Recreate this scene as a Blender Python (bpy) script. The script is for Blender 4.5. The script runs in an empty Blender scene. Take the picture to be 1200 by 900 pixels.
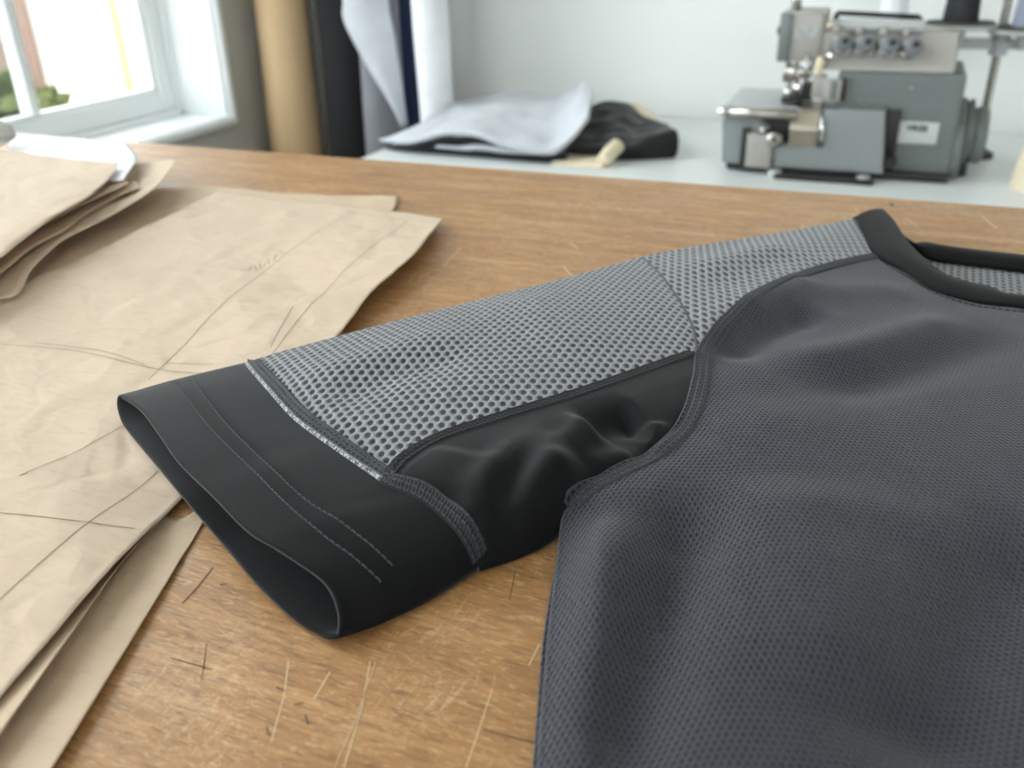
import bpy, bmesh, math, random
import numpy as np
from mathutils import Vector, noise as mnoise, Matrix
from mathutils.bvhtree import BVHTree

scene = bpy.context.scene
COL = scene.collection
random.seed(4)
TOP = 0.90          # height of the wooden cutting table
LOW = 0.75          # height of the white sewing table

# ------------------------------------------------------------------ camera
cam_data = bpy.data.cameras.new('camera')
cam = bpy.data.objects.new('camera', cam_data)
COL.objects.link(cam)
R = Vector((0.924801, 0.379733, -0.023365)); U = Vector((-0.152016, 0.425121, 0.892280)); F = Vector((-0.348761, 0.821630, -0.450878))
M = Matrix((( R.x, U.x, -F.x, 0.0), (R.y, U.y, -F.y, 0.0), (R.z, U.z, -F.z, 1.05), (0, 0, 0, 1)))
cam.matrix_world = M
cam_data.sensor_width = 36.0
cam_data.lens = 36.0 * 1050 / 1200
cam_data.clip_start = 0.01
cam_data.dof.use_dof = True
cam_data.dof.focus_distance = 0.275
cam_data.dof.aperture_fstop = 14.0
scene.camera = cam

# ------------------------------------------------------------------ world, sun, exposure
world = bpy.data.worlds.new('overcast_sky')
scene.world = world
world.use_nodes = True
bg = world.node_tree.nodes['Background']
bg.inputs['Color'].default_value = (0.95, 0.975, 1.0, 1)
bg.inputs['Strength'].default_value = 6.0

def sun_lamp():
    d = bpy.data.lights.new('sun', 'SUN'); d.energy = 3.0; d.angle = math.radians(2); d.color = (1, 0.95, 0.86)
    o = bpy.data.objects.new('sun', d); COL.objects.link(o)
    o.rotation_euler = Vector((-0.62, 0.25, -0.74)).to_track_quat('-Z', 'Y').to_euler()
sun_lamp()

scene.view_settings.view_transform = 'Standard'
scene.view_settings.look = 'None'
scene.view_settings.gamma = 1.0
scene.view_settings.use_curve_mapping = False
scene.view_settings.exposure = 0.18
scene.cycles.max_bounces = 10
scene.cycles.diffuse_bounces = 6
scene.cycles.transparent_max_bounces = 12
scene.cycles.caustics_reflective = False
scene.cycles.caustics_refractive = False

# ------------------------------------------------------------------ material helpers
def lin(c):
    return tuple(((v/255)/12.92 if v/255 <= 0.04045 else ((v/255+0.055)/1.055)**2.4) for v in c) + (1.0,)

class NT:
    def __init__(s, name):
        s.m = bpy.data.materials.new(name); s.m.use_nodes = True
        s.nt = s.m.node_tree; s.b = s.nt.nodes['Principled BSDF']; s.out = s.nt.nodes['Material Output']
    def n(s, t, **kw):
        x = s.nt.nodes.new(t)
        for k, v in kw.items(): setattr(x, k, v)
        return x
    def l(s, a, b): s.nt.links.new(a, b)
    def val(s, sock, v):
        if hasattr(v, 'is_output'): s.l(v, sock)
        else: sock.default_value = v
    def math(s, op, a, b=0.0, c=None, clamp=False):
        x = s.n('ShaderNodeMath', operation=op, use_clamp=clamp)
        s.val(x.inputs[0], a); s.val(x.inputs[1], b)
        if c is not None: s.val(x.inputs[2], c)
        return x.outputs[0]
    def step(s, v, a, b, lo=0.0, hi=1.0):
        x = s.n('ShaderNodeMapRange', interpolation_type='SMOOTHSTEP')
        s.val(x.inputs[0], v); x.inputs[1].default_value = a; x.inputs[2].default_value = b
        x.inputs[3].default_value = lo; x.inputs[4].default_value = hi
        return x.outputs[0]
    def mix(s, fac, a, b):
        x = s.n('ShaderNodeMix', data_type='RGBA')
        s.val(x.inputs[0], fac); s.val(x.inputs[6], a); s.val(x.inputs[7], b)
        return x.outputs[2]
    def noise(s, vec, scale, detail=3.0, rough=0.55, dist=0.0):
        x = s.n('ShaderNodeTexNoise'); x.inputs['Scale'].default_value = scale
        x.inputs['Detail'].default_value = detail; x.inputs['Roughness'].default_value = rough
        x.inputs['Distortion'].default_value = dist
        if vec is not None: s.l(vec, x.inputs['Vector'])
        return x.outputs['Fac']
    def coord(s, which='Object', scale=(1, 1, 1), rot=0.0):
        t = s.n('ShaderNodeTexCoord'); m = s.n('ShaderNodeMapping')
        m.inputs['Scale'].default_value = scale; m.inputs['Rotation'].default_value = (0, 0, rot)
        s.l(t.outputs[which], m.inputs['Vector']); return m.outputs[0]
    def bump(s, h, strength, dist=0.001, normal=None):
        x = s.n('ShaderNodeBump'); x.inputs['Strength'].default_value = strength; x.inputs['Distance'].default_value = dist
        s.l(h, x.inputs['Height'])
        if normal is not None: s.l(normal, x.inputs['Normal'])
        s.l(x.outputs[0], s.b.inputs['Normal']); return x.outputs[0]
    def col(s, v): s.val(s.b.inputs['Base Color'], v)
    def set(s, rough=0.5, metal=0.0, spec=0.5, sheen=0.0):
        s.b.inputs['Roughness'].default_value = rough; s.b.inputs['Metallic'].default_value = metal
        s.b.inputs['Specular IOR Level'].default_value = spec
        if sheen:
            s.b.inputs['Sheen Weight'].default_value = sheen; s.b.inputs['Sheen Roughness'].default_value = 0.4

def simple(name, c, rough=0.5, metal=0.0, spec=0.5, sheen=0.0, var=0.08, scale=20.0, bump=0.0, bscale=300.0):
    k = NT(name); k.set(rough, metal, spec, sheen)
    v = k.coord()
    f = k.noise(v, scale)
    dark = lin([x*(1-var) for x in c]); lite = lin([min(255, x*(1+var)) for x in c])
    k.col(k.mix(f, dark, lite))
    if bump: k.bump(k.noise(v, bscale, 2), bump, 0.001)
    return k.m

def lattice(k, uv, px, py, rx, ry, r0, r1):
    """mask of ovals on a half-drop lattice; pitch px, row distance py/2 (metres)"""
    res = None
    for ox, oy in ((0, 0), (0.5, 0.5)):
        m = k.n('ShaderNodeMapping'); m.inputs['Scale'].default_value = (1/px, 1/py, 1); m.inputs['Location'].default_value = (ox, oy, 0)
        k.l(uv, m.inputs['Vector'])
        fr = k.n('ShaderNodeVectorMath', operation='FRACTION'); k.l(m.outputs[0], fr.inputs[0])
        sb = k.n('ShaderNodeVectorMath', operation='SUBTRACT'); k.l(fr.outputs[0], sb.inputs[0]); sb.inputs[1].default_value = (0.5, 0.5, 0.0)
        ml = k.n('ShaderNodeVectorMath', operation='MULTIPLY'); k.l(sb.outputs[0], ml.inputs[0]); ml.inputs[1].default_value = (px/rx, py/ry, 0)
        ln = k.n('ShaderNodeVectorMath', operation='LENGTH'); k.l(ml.outputs[0], ln.inputs[0])
        d = ln.outputs['Value']
        res = d if res is None else k.math('MINIMUM', res, d)
    return k.step(res, r0, r1, 1.0, 0.0)

def uvnode(k):
    t = k.n('ShaderNodeTexCoord'); return t.outputs['UV']

def mesh_fabric(name, base, hole, px=0.0034, py=0.0070):
    k = NT(name); k.set(0.85, 0, 0.25, 0.25)
    uv0 = uvnode(k)
    nz = k.n('ShaderNodeTexNoise'); nz.inputs['Scale'].default_value = 260; k.l(uv0, nz.inputs['Vector'])
    va = k.n('ShaderNodeVectorMath', operation='MULTIPLY_ADD'); k.l(nz.outputs['Color'], va.inputs[0]); va.inputs[1].default_value = (0.0007, 0.0007, 0); k.l(uv0, va.inputs[2])
    uv = va.outputs[0]
    h = lattice(k, uv, px, py, px*0.30, py*0.25, 0.6, 1.12)
    core = lattice(k, uv, px, py, px*0.30, py*0.25, 0.12, 0.4)
    rim = lattice(k, uv, px, py, px*0.42, py*0.36, 0.6, 1.2)
    yarn = k.noise(uv0, 2600, 2)
    rows = k.n('ShaderNodeTexWave', wave_type='BANDS', bands_direction='Y'); rows.inputs['Scale'].default_value = 1/0.0009/6.283*2; rows.inputs['Distortion'].default_value = 2.0
    k.l(uv0, rows.inputs['Vector'])
    c = k.mix(yarn, lin([x*0.86 for x in base]), lin([min(255, x*1.12) for x in base]))
    c = k.mix(k.math('MULTIPLY', h, 0.95), c, lin(hole))
    c = k.mix(k.math('MULTIPLY', core, 0.3), c, lin([x*2.1 for x in hole]))
    k.col(c)
    hh = k.math('ADD', k.math('MULTIPLY', rim, -0.6), k.math('MULTIPLY', h, -0.9))
    hh = k.math('ADD', hh, k.math('MULTIPLY', yarn, 0.25))
    hh = k.math('ADD', hh, k.math('MULTIPLY', rows.outputs['Fac'], 0.12))
    k.bump(hh, 0.8, 0.0006)
    return k.m

def knit_fabric(name, base, dark, px=0.0015, py=0.0033):
    k = NT(name); k.set(0.82, 0, 0.3, 0.18)
    uv0 = uvnode(k)
    nz = k.n('ShaderNodeTexNoise'); nz.inputs['Scale'].default_value = 500; k.l(uv0, nz.inputs['Vector'])
    va = k.n('ShaderNodeVectorMath', operation='MULTIPLY_ADD'); k.l(nz.outputs['Color'], va.inputs[0]); va.inputs[1].default_value = (0.0004, 0.0004, 0); k.l(uv0, va.inputs[2])
    h = lattice(k, va.outputs[0], px, py, px*0.27, py*0.26, 0.3, 1.25)
    yarn = k.noise(uv0, 3000, 2)
    patch = k.noise(uv0, 160, 3)
    c = k.mix(yarn, lin([x*0.88 for x in base]), lin([min(255, x*1.12) for x in base]))
    c = k.mix(k.math('MULTIPLY', h, k.step(patch, 0.2, 0.6, 0.55, 0.95)), c, lin(dark))
    k.col(c)
    hh = k.math('ADD', k.math('MULTIPLY', h, -1.0), k.math('MULTIPLY', yarn, 0.3))
    k.bump(hh, 0.7, 0.0004)
    return k.m

def jersey(name, base, sheen=0.25, rough=0.8, pitch=0.0008):
    k = NT(name); k.set(rough, 0, 0.17, sheen)
    uv0 = uvnode(k)
    w = k.n('ShaderNodeTexWave', wave_type='BANDS', bands_direction='X'); w.inputs['Scale'].default_value = 1/pitch/20.0*6.283/2; w.inputs['Distortion'].default_value = 1.5; w.inputs['Detail'].default_value = 1
    k.l(uv0, w.inputs['Vector'])
    f = k.noise(uv0, 90, 4); g = k.noise(uv0, 3500, 2)
    c = k.mix(f, lin([x*0.86 for x in base]), lin([min(255, x*1.16) for x in base]))
    sp = k.step(k.noise(uv0, 1300, 1), 0.78, 0.84)
    c = k.mix(k.math('MULTIPLY', sp, 0.25), c, lin([90, 94, 99]))
    k.col(c)
    k.bump(k.math('ADD', k.math('MULTIPLY', w.outputs['Fac'], 0.35), k.math('MULTIPLY', g, 0.6)), 0.3, 0.0002)
    return k.m

def seam_mat(name, base, thread, rows, dash=0.0024, width=0.05, edge=None):
    """uv: x = metres along the seam, y = 0..1 across"""
    k = NT(name); k.set(0.8, 0, 0.3, 0.15)
    sp = k.n('ShaderNodeSeparateXYZ'); k.l(uvnode(k), sp.inputs[0])
    u, v = sp.outputs[0], sp.outputs[1]
    mpn = k.n('ShaderNodeMapping'); mpn.inputs['Scale'].default_value = (1.0, 0.005, 1.0); k.l(uvnode(k), mpn.inputs['Vector'])
    fine = k.noise(mpn.outputs[0], 900, 2)
    c = k.mix(fine, lin([x*0.75 for x in base]), lin([min(255, x*1.25) for x in base]))
    if edge is not None:      # raw fabric edge on the side v < edge[0]
        c = k.mix(k.step(v, edge[0]+0.06, edge[0]-0.06), c, k.mix(k.step(k.noise(mpn.outputs[0], 1100, 2), 0.35, 0.65), lin([x*0.3 for x in edge[1]]), lin([x*1.15 for x in edge[1]])))
    tot = None
    for i, r in enumerate(rows):
        dv = k.math('ABSOLUTE', k.math('SUBTRACT', v, r))
        a = k.step(dv, width*0.5, width*1.2, 1.0, 0.0)
        ph = k.math('FRACT', k.math('ADD', k.math('MULTIPLY', u, 1/dash), 0.37*i))
        d = k.step(k.math('ABSOLUTE', k.math('SUBTRACT', ph, 0.5)), 0.30, 0.44, 1.0, 0.0)
        t = k.math('MULTIPLY', a, d)
        tot = t if tot is None else k.math('MAXIMUM', tot, t)
    # cross threads between the rows
    phx = k.math('FRACT', k.math('ADD', k.math('MULTIPLY', u, 1/dash*2), k.math('MULTIPLY', v, 1.3)))
    cross = k.math('MULTIPLY', k.step(k.math('ABSOLUTE', k.math('SUBTRACT', phx, 0.5)), 0.12, 0.3, 1.0, 0.0), 0.45)
    lo, hi = min(rows), max(rows)
    inside = k.math('MULTIPLY', k.step(v, lo-0.02, lo+0.02), k.step(v, hi-0.02, hi+0.02, 1.0, 0.0))
    tot2 = k.math('MAXIMUM', tot, k.math('MULTIPLY', cross, inside))
    k.col(k.mix(tot2, c, lin(thread)))
    k.bump(k.math('ADD', tot2, k.math('MULTIPLY', fine, 0.4)), 0.7, 0.0005)
    return k.m

def wood_mat():
    k = NT('worn_wood_top'); k.set(0.42, 0, 0.5)
    t = k.n('ShaderNodeTexCoord'); o = t.outputs['Object']
    def mp(sc, rz=0.0):
        m = k.n('ShaderNodeMapping'); m.inputs['Scale'].default_value = sc; m.inputs['Rotation'].default_value = (0, 0, rz); k.l(o, m.inputs['Vector']); return m.outputs[0]
    g1 = k.noise(mp((4, 30, 1), 0.05), 3.0, 6, 0.6, 0.6)
    g2 = k.noise(mp((28, 230, 1), 0.05), 3.0, 5, 0.65, 0.3)
    bl = k.noise(mp((1, 1, 1)), 9.0, 4)
    rp = k.n('ShaderNodeValToRGB')
    e = rp.color_ramp.elements
    e[0].position = 0.28; e[0].color = lin((124, 86, 48)); e[1].position = 0.70; e[1].color = lin((200, 158, 110))
    x = e.new(0.5); x.color = lin((164, 120, 74))
    k.l(k.math('ADD', k.math('MULTIPLY', g1, 0.4), k.math('ADD', k.math('MULTIPLY', g2, 0.4), k.math('MULTIPLY', bl, 0.2))), rp.inputs[0])
    c = rp.outputs[0]
    # pale short flecks and curly scratches worn into the varnish
    s1 = k.math('ABSOLUTE', k.math('SUBTRACT', k.noise(mp((110, 190, 1), 0.3), 1.8, 3, 0.55, 0.8), 0.5))
    m1 = k.step(k.noise(mp((1, 1, 1)), 28, 3), 0.45, 0.62)
    c = k.mix(k.math('MULTIPLY', k.math('MULTIPLY', k.step(s1, 0.003, 0.02, 1, 0), m1), 0.42), c, lin((222, 190, 150)))
    s2 = k.math('ABSOLUTE', k.math('SUBTRACT', k.noise(mp((300, 40, 1), 0.9), 1.0, 1, 0.5, 0.6), 0.5))
    m2 = k.step(k.noise(mp((1.3, 1.3, 1)), 21, 2), 0.52, 0.68)
    c = k.mix(k.math('MULTIPLY', k.math('MULTIPLY', k.step(s2, 0.003, 0.018, 1, 0), m2), 0.4), c, lin((226, 196, 158)))
    # dark pores and bruises
    d1 = k.step(k.noise(mp((45, 260, 1), 0.04), 2.0, 3, 0.6), 0.62, 0.72)
    c = k.mix(k.math('MULTIPLY', d1, 0.45), c, lin((86, 58, 34)))
    d2 = k.step(k.noise(mp((1, 1.6, 1), 0.4), 55, 2), 0.70, 0.76)
    c = k.mix(k.math('MULTIPLY', d2, 0.35), c, lin((70, 52, 38)))
    # short fibres, pale and dark
    f1 = k.step(k.noise(mp((130, 520, 1), 0.12), 2.0, 3, 0.6, 0.5), 0.55, 0.66)
    c = k.mix(k.math('MULTIPLY', f1, 0.40), c, lin((216, 182, 140)))
    f2 = k.step(k.noise(mp((95, 600, 1), 0.02), 1.7, 3, 0.6, 0.4), 0.54, 0.66)
    c = k.mix(k.math('MULTIPLY', f2, 0.45), c, lin((98, 66, 38)))
    k.col(c)
    k.val(k.b.inputs['Roughness'], k.step(k.noise(mp((3, 14, 1)), 8, 4), 0.3, 0.7, 0.34, 0.52))
    k.bump(k.math('ADD', k.math('MULTIPLY', g2, 0.7), k.math('MULTIPLY', s1, 1.2)), 0.25, 0.0006)
    return k.m

def paper_mat(name, c, rough=0.75):
    k = NT(name); k.set(rough, 0, 0.3)
    v = k.coord()
    f = k.noise(v, 7, 5, 0.6); g = k.noise(v, 420, 2)
    fib = k.noise(k.coord(scale=(1, 3.5, 1), rot=0.5), 130, 4)
    vo = k.n('ShaderNodeTexVoronoi', feature='DISTANCE_TO_EDGE'); vo.inputs['Scale'].default_value = 26
    nd = k.n('ShaderNodeTexNoise'); nd.inputs['Scale'].default_value = 18; k.l(v, nd.inputs['Vector'])
    ad = k.n('ShaderNodeVectorMath', operation='MULTIPLY_ADD'); k.l(nd.outputs['Color'], ad.inputs[0]); ad.inputs[1].default_value = (0.06, 0.06, 0.06); k.l(v, ad.inputs[2]); k.l(ad.outputs[0], vo.inputs['Vector'])
    crease = k.step(vo.outputs['Distance'], 0.0, 0.14)
    a = k.mix(f, lin([x*0.93 for x in c]), lin([min(255, x*1.05) for x in c]))
    a = k.mix(k.math('MULTIPLY', k.step(fib, 0.5, 0.7), 0.25), a, lin([x*0.86 for x in c]))
    k.col(a)
    v2 = k.n('ShaderNodeTexVoronoi', feature='F1'); v2.inputs['Scale'].default_value = 34; k.l(ad.outputs[0], v2.inputs['Vector'])
    h = k.math('ADD', k.math('MULTIPLY', k.noise(v, 30, 3, 0.5, 0.5), 2.2), k.math('MULTIPLY', v2.outputs['Distance'], 1.6))
    h = k.math('ADD', h, k.math('MULTIPLY', crease, 0.25))
    k.bump(h, 0.55, 0.0016)
    return k.m

MAT = {}
MAT['mesh'] = mesh_fabric('grey_mesh_knit', (136, 138, 143), (12, 13, 16))
MAT['body'] = knit_fabric('charcoal_dimple_knit', (57, 58, 66), (11, 12, 15))
MAT['black'] = jersey('black_jersey', (9, 10, 12), 0.16)
MAT['rib'] = jersey('black_collar_rib', (9, 10, 11), 0.06)
MAT['seam_body'] = seam_mat('charcoal_cover_seam', (54, 56, 63), (8, 8, 10), (0.18, 0.5, 0.82), width=0.05)
MAT['seam_sleeve'] = seam_mat('black_cover_seam', (36, 38, 43), (6, 6, 8), (0.2, 0.5, 0.8), width=0.07)
MAT['seam_cuff'] = seam_mat('grey_edged_cover_seam', (56, 58, 63), (14, 14, 17), (0.4, 0.66, 0.92), width=0.05, edge=(0.22, (150, 152, 156)))
MAT['seam_black'] = seam_mat('black_cuff_seam', (20, 22, 25), (56, 59, 65), (0.14, 0.5, 0.82), width=0.04)
MAT['thread'] = simple('dark_grey_thread', (70, 73, 80), 0.8)
MAT['thread_dark'] = simple('black_thread', (20, 20, 23), 0.8)
MAT['seam_thin'] = simple('grey_seam_thread', (84, 86, 92), 0.85)
MAT['wood'] = wood_mat()
MAT['kraft'] = paper_mat('kraft_pattern_paper', (200, 177, 152))
MAT['kraft2'] = paper_mat('light_kraft_paper', (206, 185, 163))
MAT['whitepaper'] = paper_mat('white_paper', (228, 228, 238), 0.5)
MAT['greycard'] = paper_mat('grey_card', (150, 146, 140))
MAT['pencil'] = simple('pencil_line', (128, 112, 94), 0.9, spec=0.1)
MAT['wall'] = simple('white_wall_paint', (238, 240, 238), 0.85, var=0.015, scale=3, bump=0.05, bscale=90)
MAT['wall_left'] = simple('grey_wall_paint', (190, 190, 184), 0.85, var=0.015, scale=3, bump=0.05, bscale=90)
MAT['ceil'] = simple('ceiling_paint', (235, 235, 230), 0.9, var=0.01)
MAT['floor'] = simple('grey_floor', (128, 120, 110), 0.6, var=0.1, scale=4)
MAT['trim'] = simple('white_window_paint', (232, 236, 236), 0.35, var=0.01)
MAT['whitetop'] = simple('white_laminate', (222, 226, 226), 0.35, var=0.015, scale=5)
MAT['steel'] = simple('steel', (176, 174, 168), 0.25, 1.0)
MAT['chrome'] = simple('chrome', (225, 225, 222), 0.12, 1.0, var=0.02)
MAT['darkmetal'] = simple('dark_metal', (42, 42, 42), 0.45, 0.3)
MAT['machine'] = simple('grey_machine_enamel', (108, 114, 113), 0.42, var=0.03)
MAT['machine2'] = simple('pale_grey_machine_enamel', (138, 144, 144), 0.4, var=0.03)
MAT['machine3'] = simple('warm_grey_machine_enamel', (164, 162, 156), 0.42, var=0.03)
MAT['machinetop'] = simple('light_grey_bed_plate', (176, 180, 180), 0.35, var=0.03)
MAT['brass'] = simple('tan_metal_plate', (172, 164, 149), 0.32, 0.7)
MAT['plate_label'] = simple('silver_label', (196, 200, 200), 0.4, var=0.02)
MAT['ink'] = simple('dark_print', (52, 60, 62), 0.6)
MAT['paleink'] = simple('pale_print', (182, 192, 194), 0.6)
MAT['blackplastic'] = simple('black_plastic', (30, 31, 31), 0.5)
MAT['greyplastic'] = simple('grey_knob_plastic', (118, 122, 126), 0.35)
MAT['cream'] = simple('cream_fabric', (222, 208, 180), 0.85, sheen=0.2, bump=0.1, bscale=500)
MAT['black_cloth'] = simple('black_cloth', (24, 25, 28), 0.9, sheen=0.2, bump=0.2, bscale=120)
MAT['grey_cloth'] = simple('heather_grey_cloth', (190, 193, 200), 0.9, sheen=0.2, bump=0.2, bscale=160)
MAT['midgrey_cloth'] = simple('mid_grey_cloth', (128, 129, 136), 0.9, sheen=0.2, bump=0.2, bscale=160)
MAT['navy_cloth'] = simple('navy_cloth', (40, 52, 86), 0.9, sheen=0.1, bump=0.2, bscale=160)
MAT['white_cloth'] = simple('white_cloth', (228, 230, 234), 0.85, sheen=0.1, bump=0.15, bscale=80)
MAT['kraftroll'] = simple('brown_kraft_roll', (208, 178, 138), 0.65, var=0.05, scale=6, bump=0.1, bscale=40)
MAT['cardboard'] = simple('cardboard', (176, 142, 110), 0.8)
MAT['thread_black'] = simple('black_thread_cone', (24, 26, 29), 0.7, bump=0.3, bscale=500)
MAT['thread_blue'] = simple('grey_blue_thread_cone', (138, 142, 160), 0.7, bump=0.3, bscale=500)
MAT['thread_cream'] = simple('cream_thread_cone', (224, 210, 184), 0.7, bump=0.3, bscale=500)
MAT['thread_white'] = simple('white_thread_cone', (232, 232, 238), 0.7, bump=0.3, bscale=500)
MAT['felt'] = simple('dark_felt_pad', (70, 70, 64), 0.95)
MAT['out_white'] = simple('white_render', (238, 236, 230), 0.9, var=0.02)
MAT['out_brick'] = simple('pink_brick', (112, 92, 82), 0.9, var=0.12, scale=6)
MAT['out_ground'] = simple('pale_paving', (120, 116, 100), 0.9, var=0.08)
MAT['leaf'] = simple('shrub_leaf', (74, 82, 40), 0.7, var=0.3, scale=9)
MAT['ochre'] = simple('ochre_trim', (150, 138, 100), 0.8)

def glass_mat():
    k = NT('window_glass')
    g = k.n('ShaderNodeBsdfGlossy'); g.inputs['Roughness'].default_value = 0.02
    t = k.n('ShaderNodeBsdfTransparent'); t.inputs['Color'].default_value = (0.95, 0.97, 0.97, 1)
    lw = k.n('ShaderNodeLayerWeight'); fac = k.math('ADD', k.math('MULTIPLY', k.math('POWER', lw.outputs['Facing'], 4.0), 0.8), 0.03)
    mx = k.n('ShaderNodeMixShader'); k.l(fac, mx.inputs[0]); k.l(t.outputs[0], mx.inputs[1]); k.l(g.outputs[0], mx.inputs[2])
    k.l(mx.outputs[0], k.out.inputs['Surface'])
    return k.m
MAT['glass'] = glass_mat()

# ------------------------------------------------------------------ object helpers
def empty(name, loc, label, cat, group=None):
    o = bpy.data.objects.new(name, None); COL.objects.link(o); o.location = loc
    o.empty_display_size = 0.02
    return tag(o, label, cat, group)
def tag(o, label, cat, group=None):
    o['label'] = label; o['category'] = cat
    if group: o['group'] = group
    return o
WLOC = {}
def wloc(o):
    v = Vector((0, 0, 0))
    while o is not None:
        v += o.location; o = o.parent
    return v
def link(name, me, mat, parent=None, smooth=True, loc=None):
    """me holds world coordinates; the object origin goes to loc (or the parent's origin)"""
    if smooth:
        for p in me.polygons: p.use_smooth = True
    o = bpy.data.objects.new(name, me); COL.objects.link(o)
    if mat is not None: me.materials.append(mat if not isinstance(mat, str) else MAT[mat])
    base = wloc(parent) if parent is not None else Vector((0, 0, 0))
    org = Vector(loc) if loc is not None else (base if parent is not None else None)
    if org is None:
        n = len(me.vertices); co = np.empty(n*3); me.vertices.foreach_get('co', co); co = co.reshape(-1, 3)
        org = Vector(((co[:, 0].min()+co[:, 0].max())/2, (co[:, 1].min()+co[:, 1].max())/2, co[:, 2].min()))
    me.transform(Matrix.Translation(-org))
    if parent is not None: o.parent = parent
    o.location = org - base
    return o
def struct(o): o['kind'] = 'structure'; return o
def part_label(o, s): o['label'] = s; return o

def bm_mesh(bm, name):
    me = bpy.data.meshes.new(name); bm.to_mesh(me); bm.free(); return me
def bm_box(bm, lo, hi, bevel=0.0, seg=2):
    r = bmesh.ops.create_cube(bm, size=1.0)
    vs = r['verts']
    for v in vs:
        v.co = Vector([lo[i] + (v.co[i]+0.5)*(hi[i]-lo[i]) for i in range(3)])
    if bevel > 0:
        es = list({e for v in vs for e in v.link_edges})
        bmesh.ops.bevel(bm, geom=es, offset=bevel, segments=seg, profile=0.5, affect='EDGES')
def box(name, lo, hi, mat, parent=None, bevel=0.0, seg=2, smooth=False):
    bm = bmesh.new(); bm_box(bm, lo, hi, bevel, seg)
    return link(name, bm_mesh(bm, name), mat, parent, smooth)
def boxes(name, lst, mat, parent=None, bevel=0.0):
    bm = bmesh.new()
    for lo, hi in lst: bm_box(bm, lo, hi, bevel)
    return link(name, bm_mesh(bm, name), mat, parent, False)
def prism(name, poly, axis, a, b, mat, parent=None, bevel=0.0, seg=2, smooth=False):
    """poly: list of 2D points in the plane across axis; extruded from a to b"""
    bm = bmesh.new()
    def mk(p, t):
        return {'x': (t, p[0], p[1]), 'y': (p[0], t, p[1]), 'z': (p[0], p[1], t)}[axis]
    A = [bm.verts.new(mk(p, a)) for p in poly]; B = [bm.verts.new(mk(p, b)) for p in poly]
    n = len(poly)
    bm.faces.new(A[::-1]); bm.faces.new(B)
    for i in range(n): bm.faces.new((A[i], A[(i+1) % n], B[(i+1) % n], B[i]))
    bmesh.ops.recalc_face_normals(bm, faces=bm.faces)
    if bevel > 0:
        bmesh.ops.bevel(bm, geom=list(bm.edges), offset=bevel, segments=seg, profile=0.5, affect='EDGES')
    return link(name, bm_mesh(bm, name), mat, parent, smooth)
def lathe_bm(bm, prof, c, axis=(0, 0, 1), n=28, wob=0.0, seed=0):
    """prof: (radius, distance along axis)"""
    ax = Vector(axis).normalized(); q = Vector((0, 0, 1)).rotation_difference(ax)
    rings = []
    for r, h in prof:
        ring = []
        for i in range(n):
            a = 2*math.pi*i/n
            w = 1 + wob*mnoise.noise(Vector((math.cos(a)*1.5+seed, math.sin(a)*1.5, h*5)))
            ring.append(bm.verts.new(Vector(c) + q @ Vector((r*w*math.cos(a), r*w*math.sin(a), h))))
        rings.append(ring)
    for A, B in zip(rings[:-1], rings[1:]):
        for i in range(n): bm.faces.new((A[i], A[(i+1) % n], B[(i+1) % n], B[i]))
    bm.faces.new(rings[0][::-1]); bm.faces.new(rings[-1])
def lathe(name, prof, c, mat, parent=None, axis=(0, 0, 1), n=28, wob=0.0, seed=0, loc=None):
    bm = bmesh.new(); lathe_bm(bm, prof, c, axis, n, wob, seed)
    o = link(name, bm_mesh(bm, name), mat, parent, True, loc)
    m = o.modifiers.new('edge', 'EDGE_SPLIT'); m.split_angle = math.radians(40)
    return o
def tube_bm(bm, pts, r, n=8):
    pts = [Vector(p) for p in pts]; rings = []
    for i, p in enumerate(pts):
        t = (pts[min(i+1, len(pts)-1)] - pts[max(i-1, 0)]).normalized()
        u = t.orthogonal().normalized() if i == 0 else (pu - t*pu.dot(t)).normalized()
        pu = u; w = t.cross(u)
        rings.append([bm.verts.new(p + r*(math.cos(2*math.pi*k/n)*u + math.sin(2*math.pi*k/n)*w)) for k in range(n)])
    for A, B in zip(rings[:-1], rings[1:]):
        for i in range(n): bm.faces.new((A[i], A[(i+1) % n], B[(i+1) % n], B[i]))
    bm.faces.new(rings[0][::-1]); bm.faces.new(rings[-1])
def tube(name, pts, r, mat, parent=None, n=8):
    bm = bmesh.new(); tube_bm(bm, pts, r, n)
    return link(name, bm_mesh(bm, name), mat, parent, True)

# curves and patches, all in metres
def crv(pts, n=64):
    P = np.array(pts, float)
    if len(P) == 2:
        t = np.linspace(0, 1, n)[:, None]; return P[0]*(1-t)+P[1]*t
    E = np.vstack([2*P[0]-P[1], P, 2*P[-1]-P[-2]])
    out = []
    for i in range(1, len(E)-2):
        t = np.linspace(0, 1, 24, endpoint=False)[:, None]
        a, b, c, d = E[i-1], E[i], E[i+1], E[i+2]
        out.append(0.5*((2*b)+(-a+c)*t+(2*a-5*b+4*c-d)*t**2+(-a+3*b-3*c+d)*t**3))
    out.append(P[-1:])
    Q = np.vstack(out)
    s = np.r_[0, np.cumsum(np.linalg.norm(np.diff(Q, axis=0), axis=1))]
    x = np.linspace(0, s[-1], n)
    return np.stack([np.interp(x, s, Q[:, k]) for k in range(3)], 1)
def resample(Q, n):
    s = np.r_[0, np.cumsum(np.linalg.norm(np.diff(Q, axis=0), axis=1))]
    x = np.linspace(0, s[-1], n)
    return np.stack([np.interp(x, s, Q[:, k]) for k in range(3)], 1)
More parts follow.
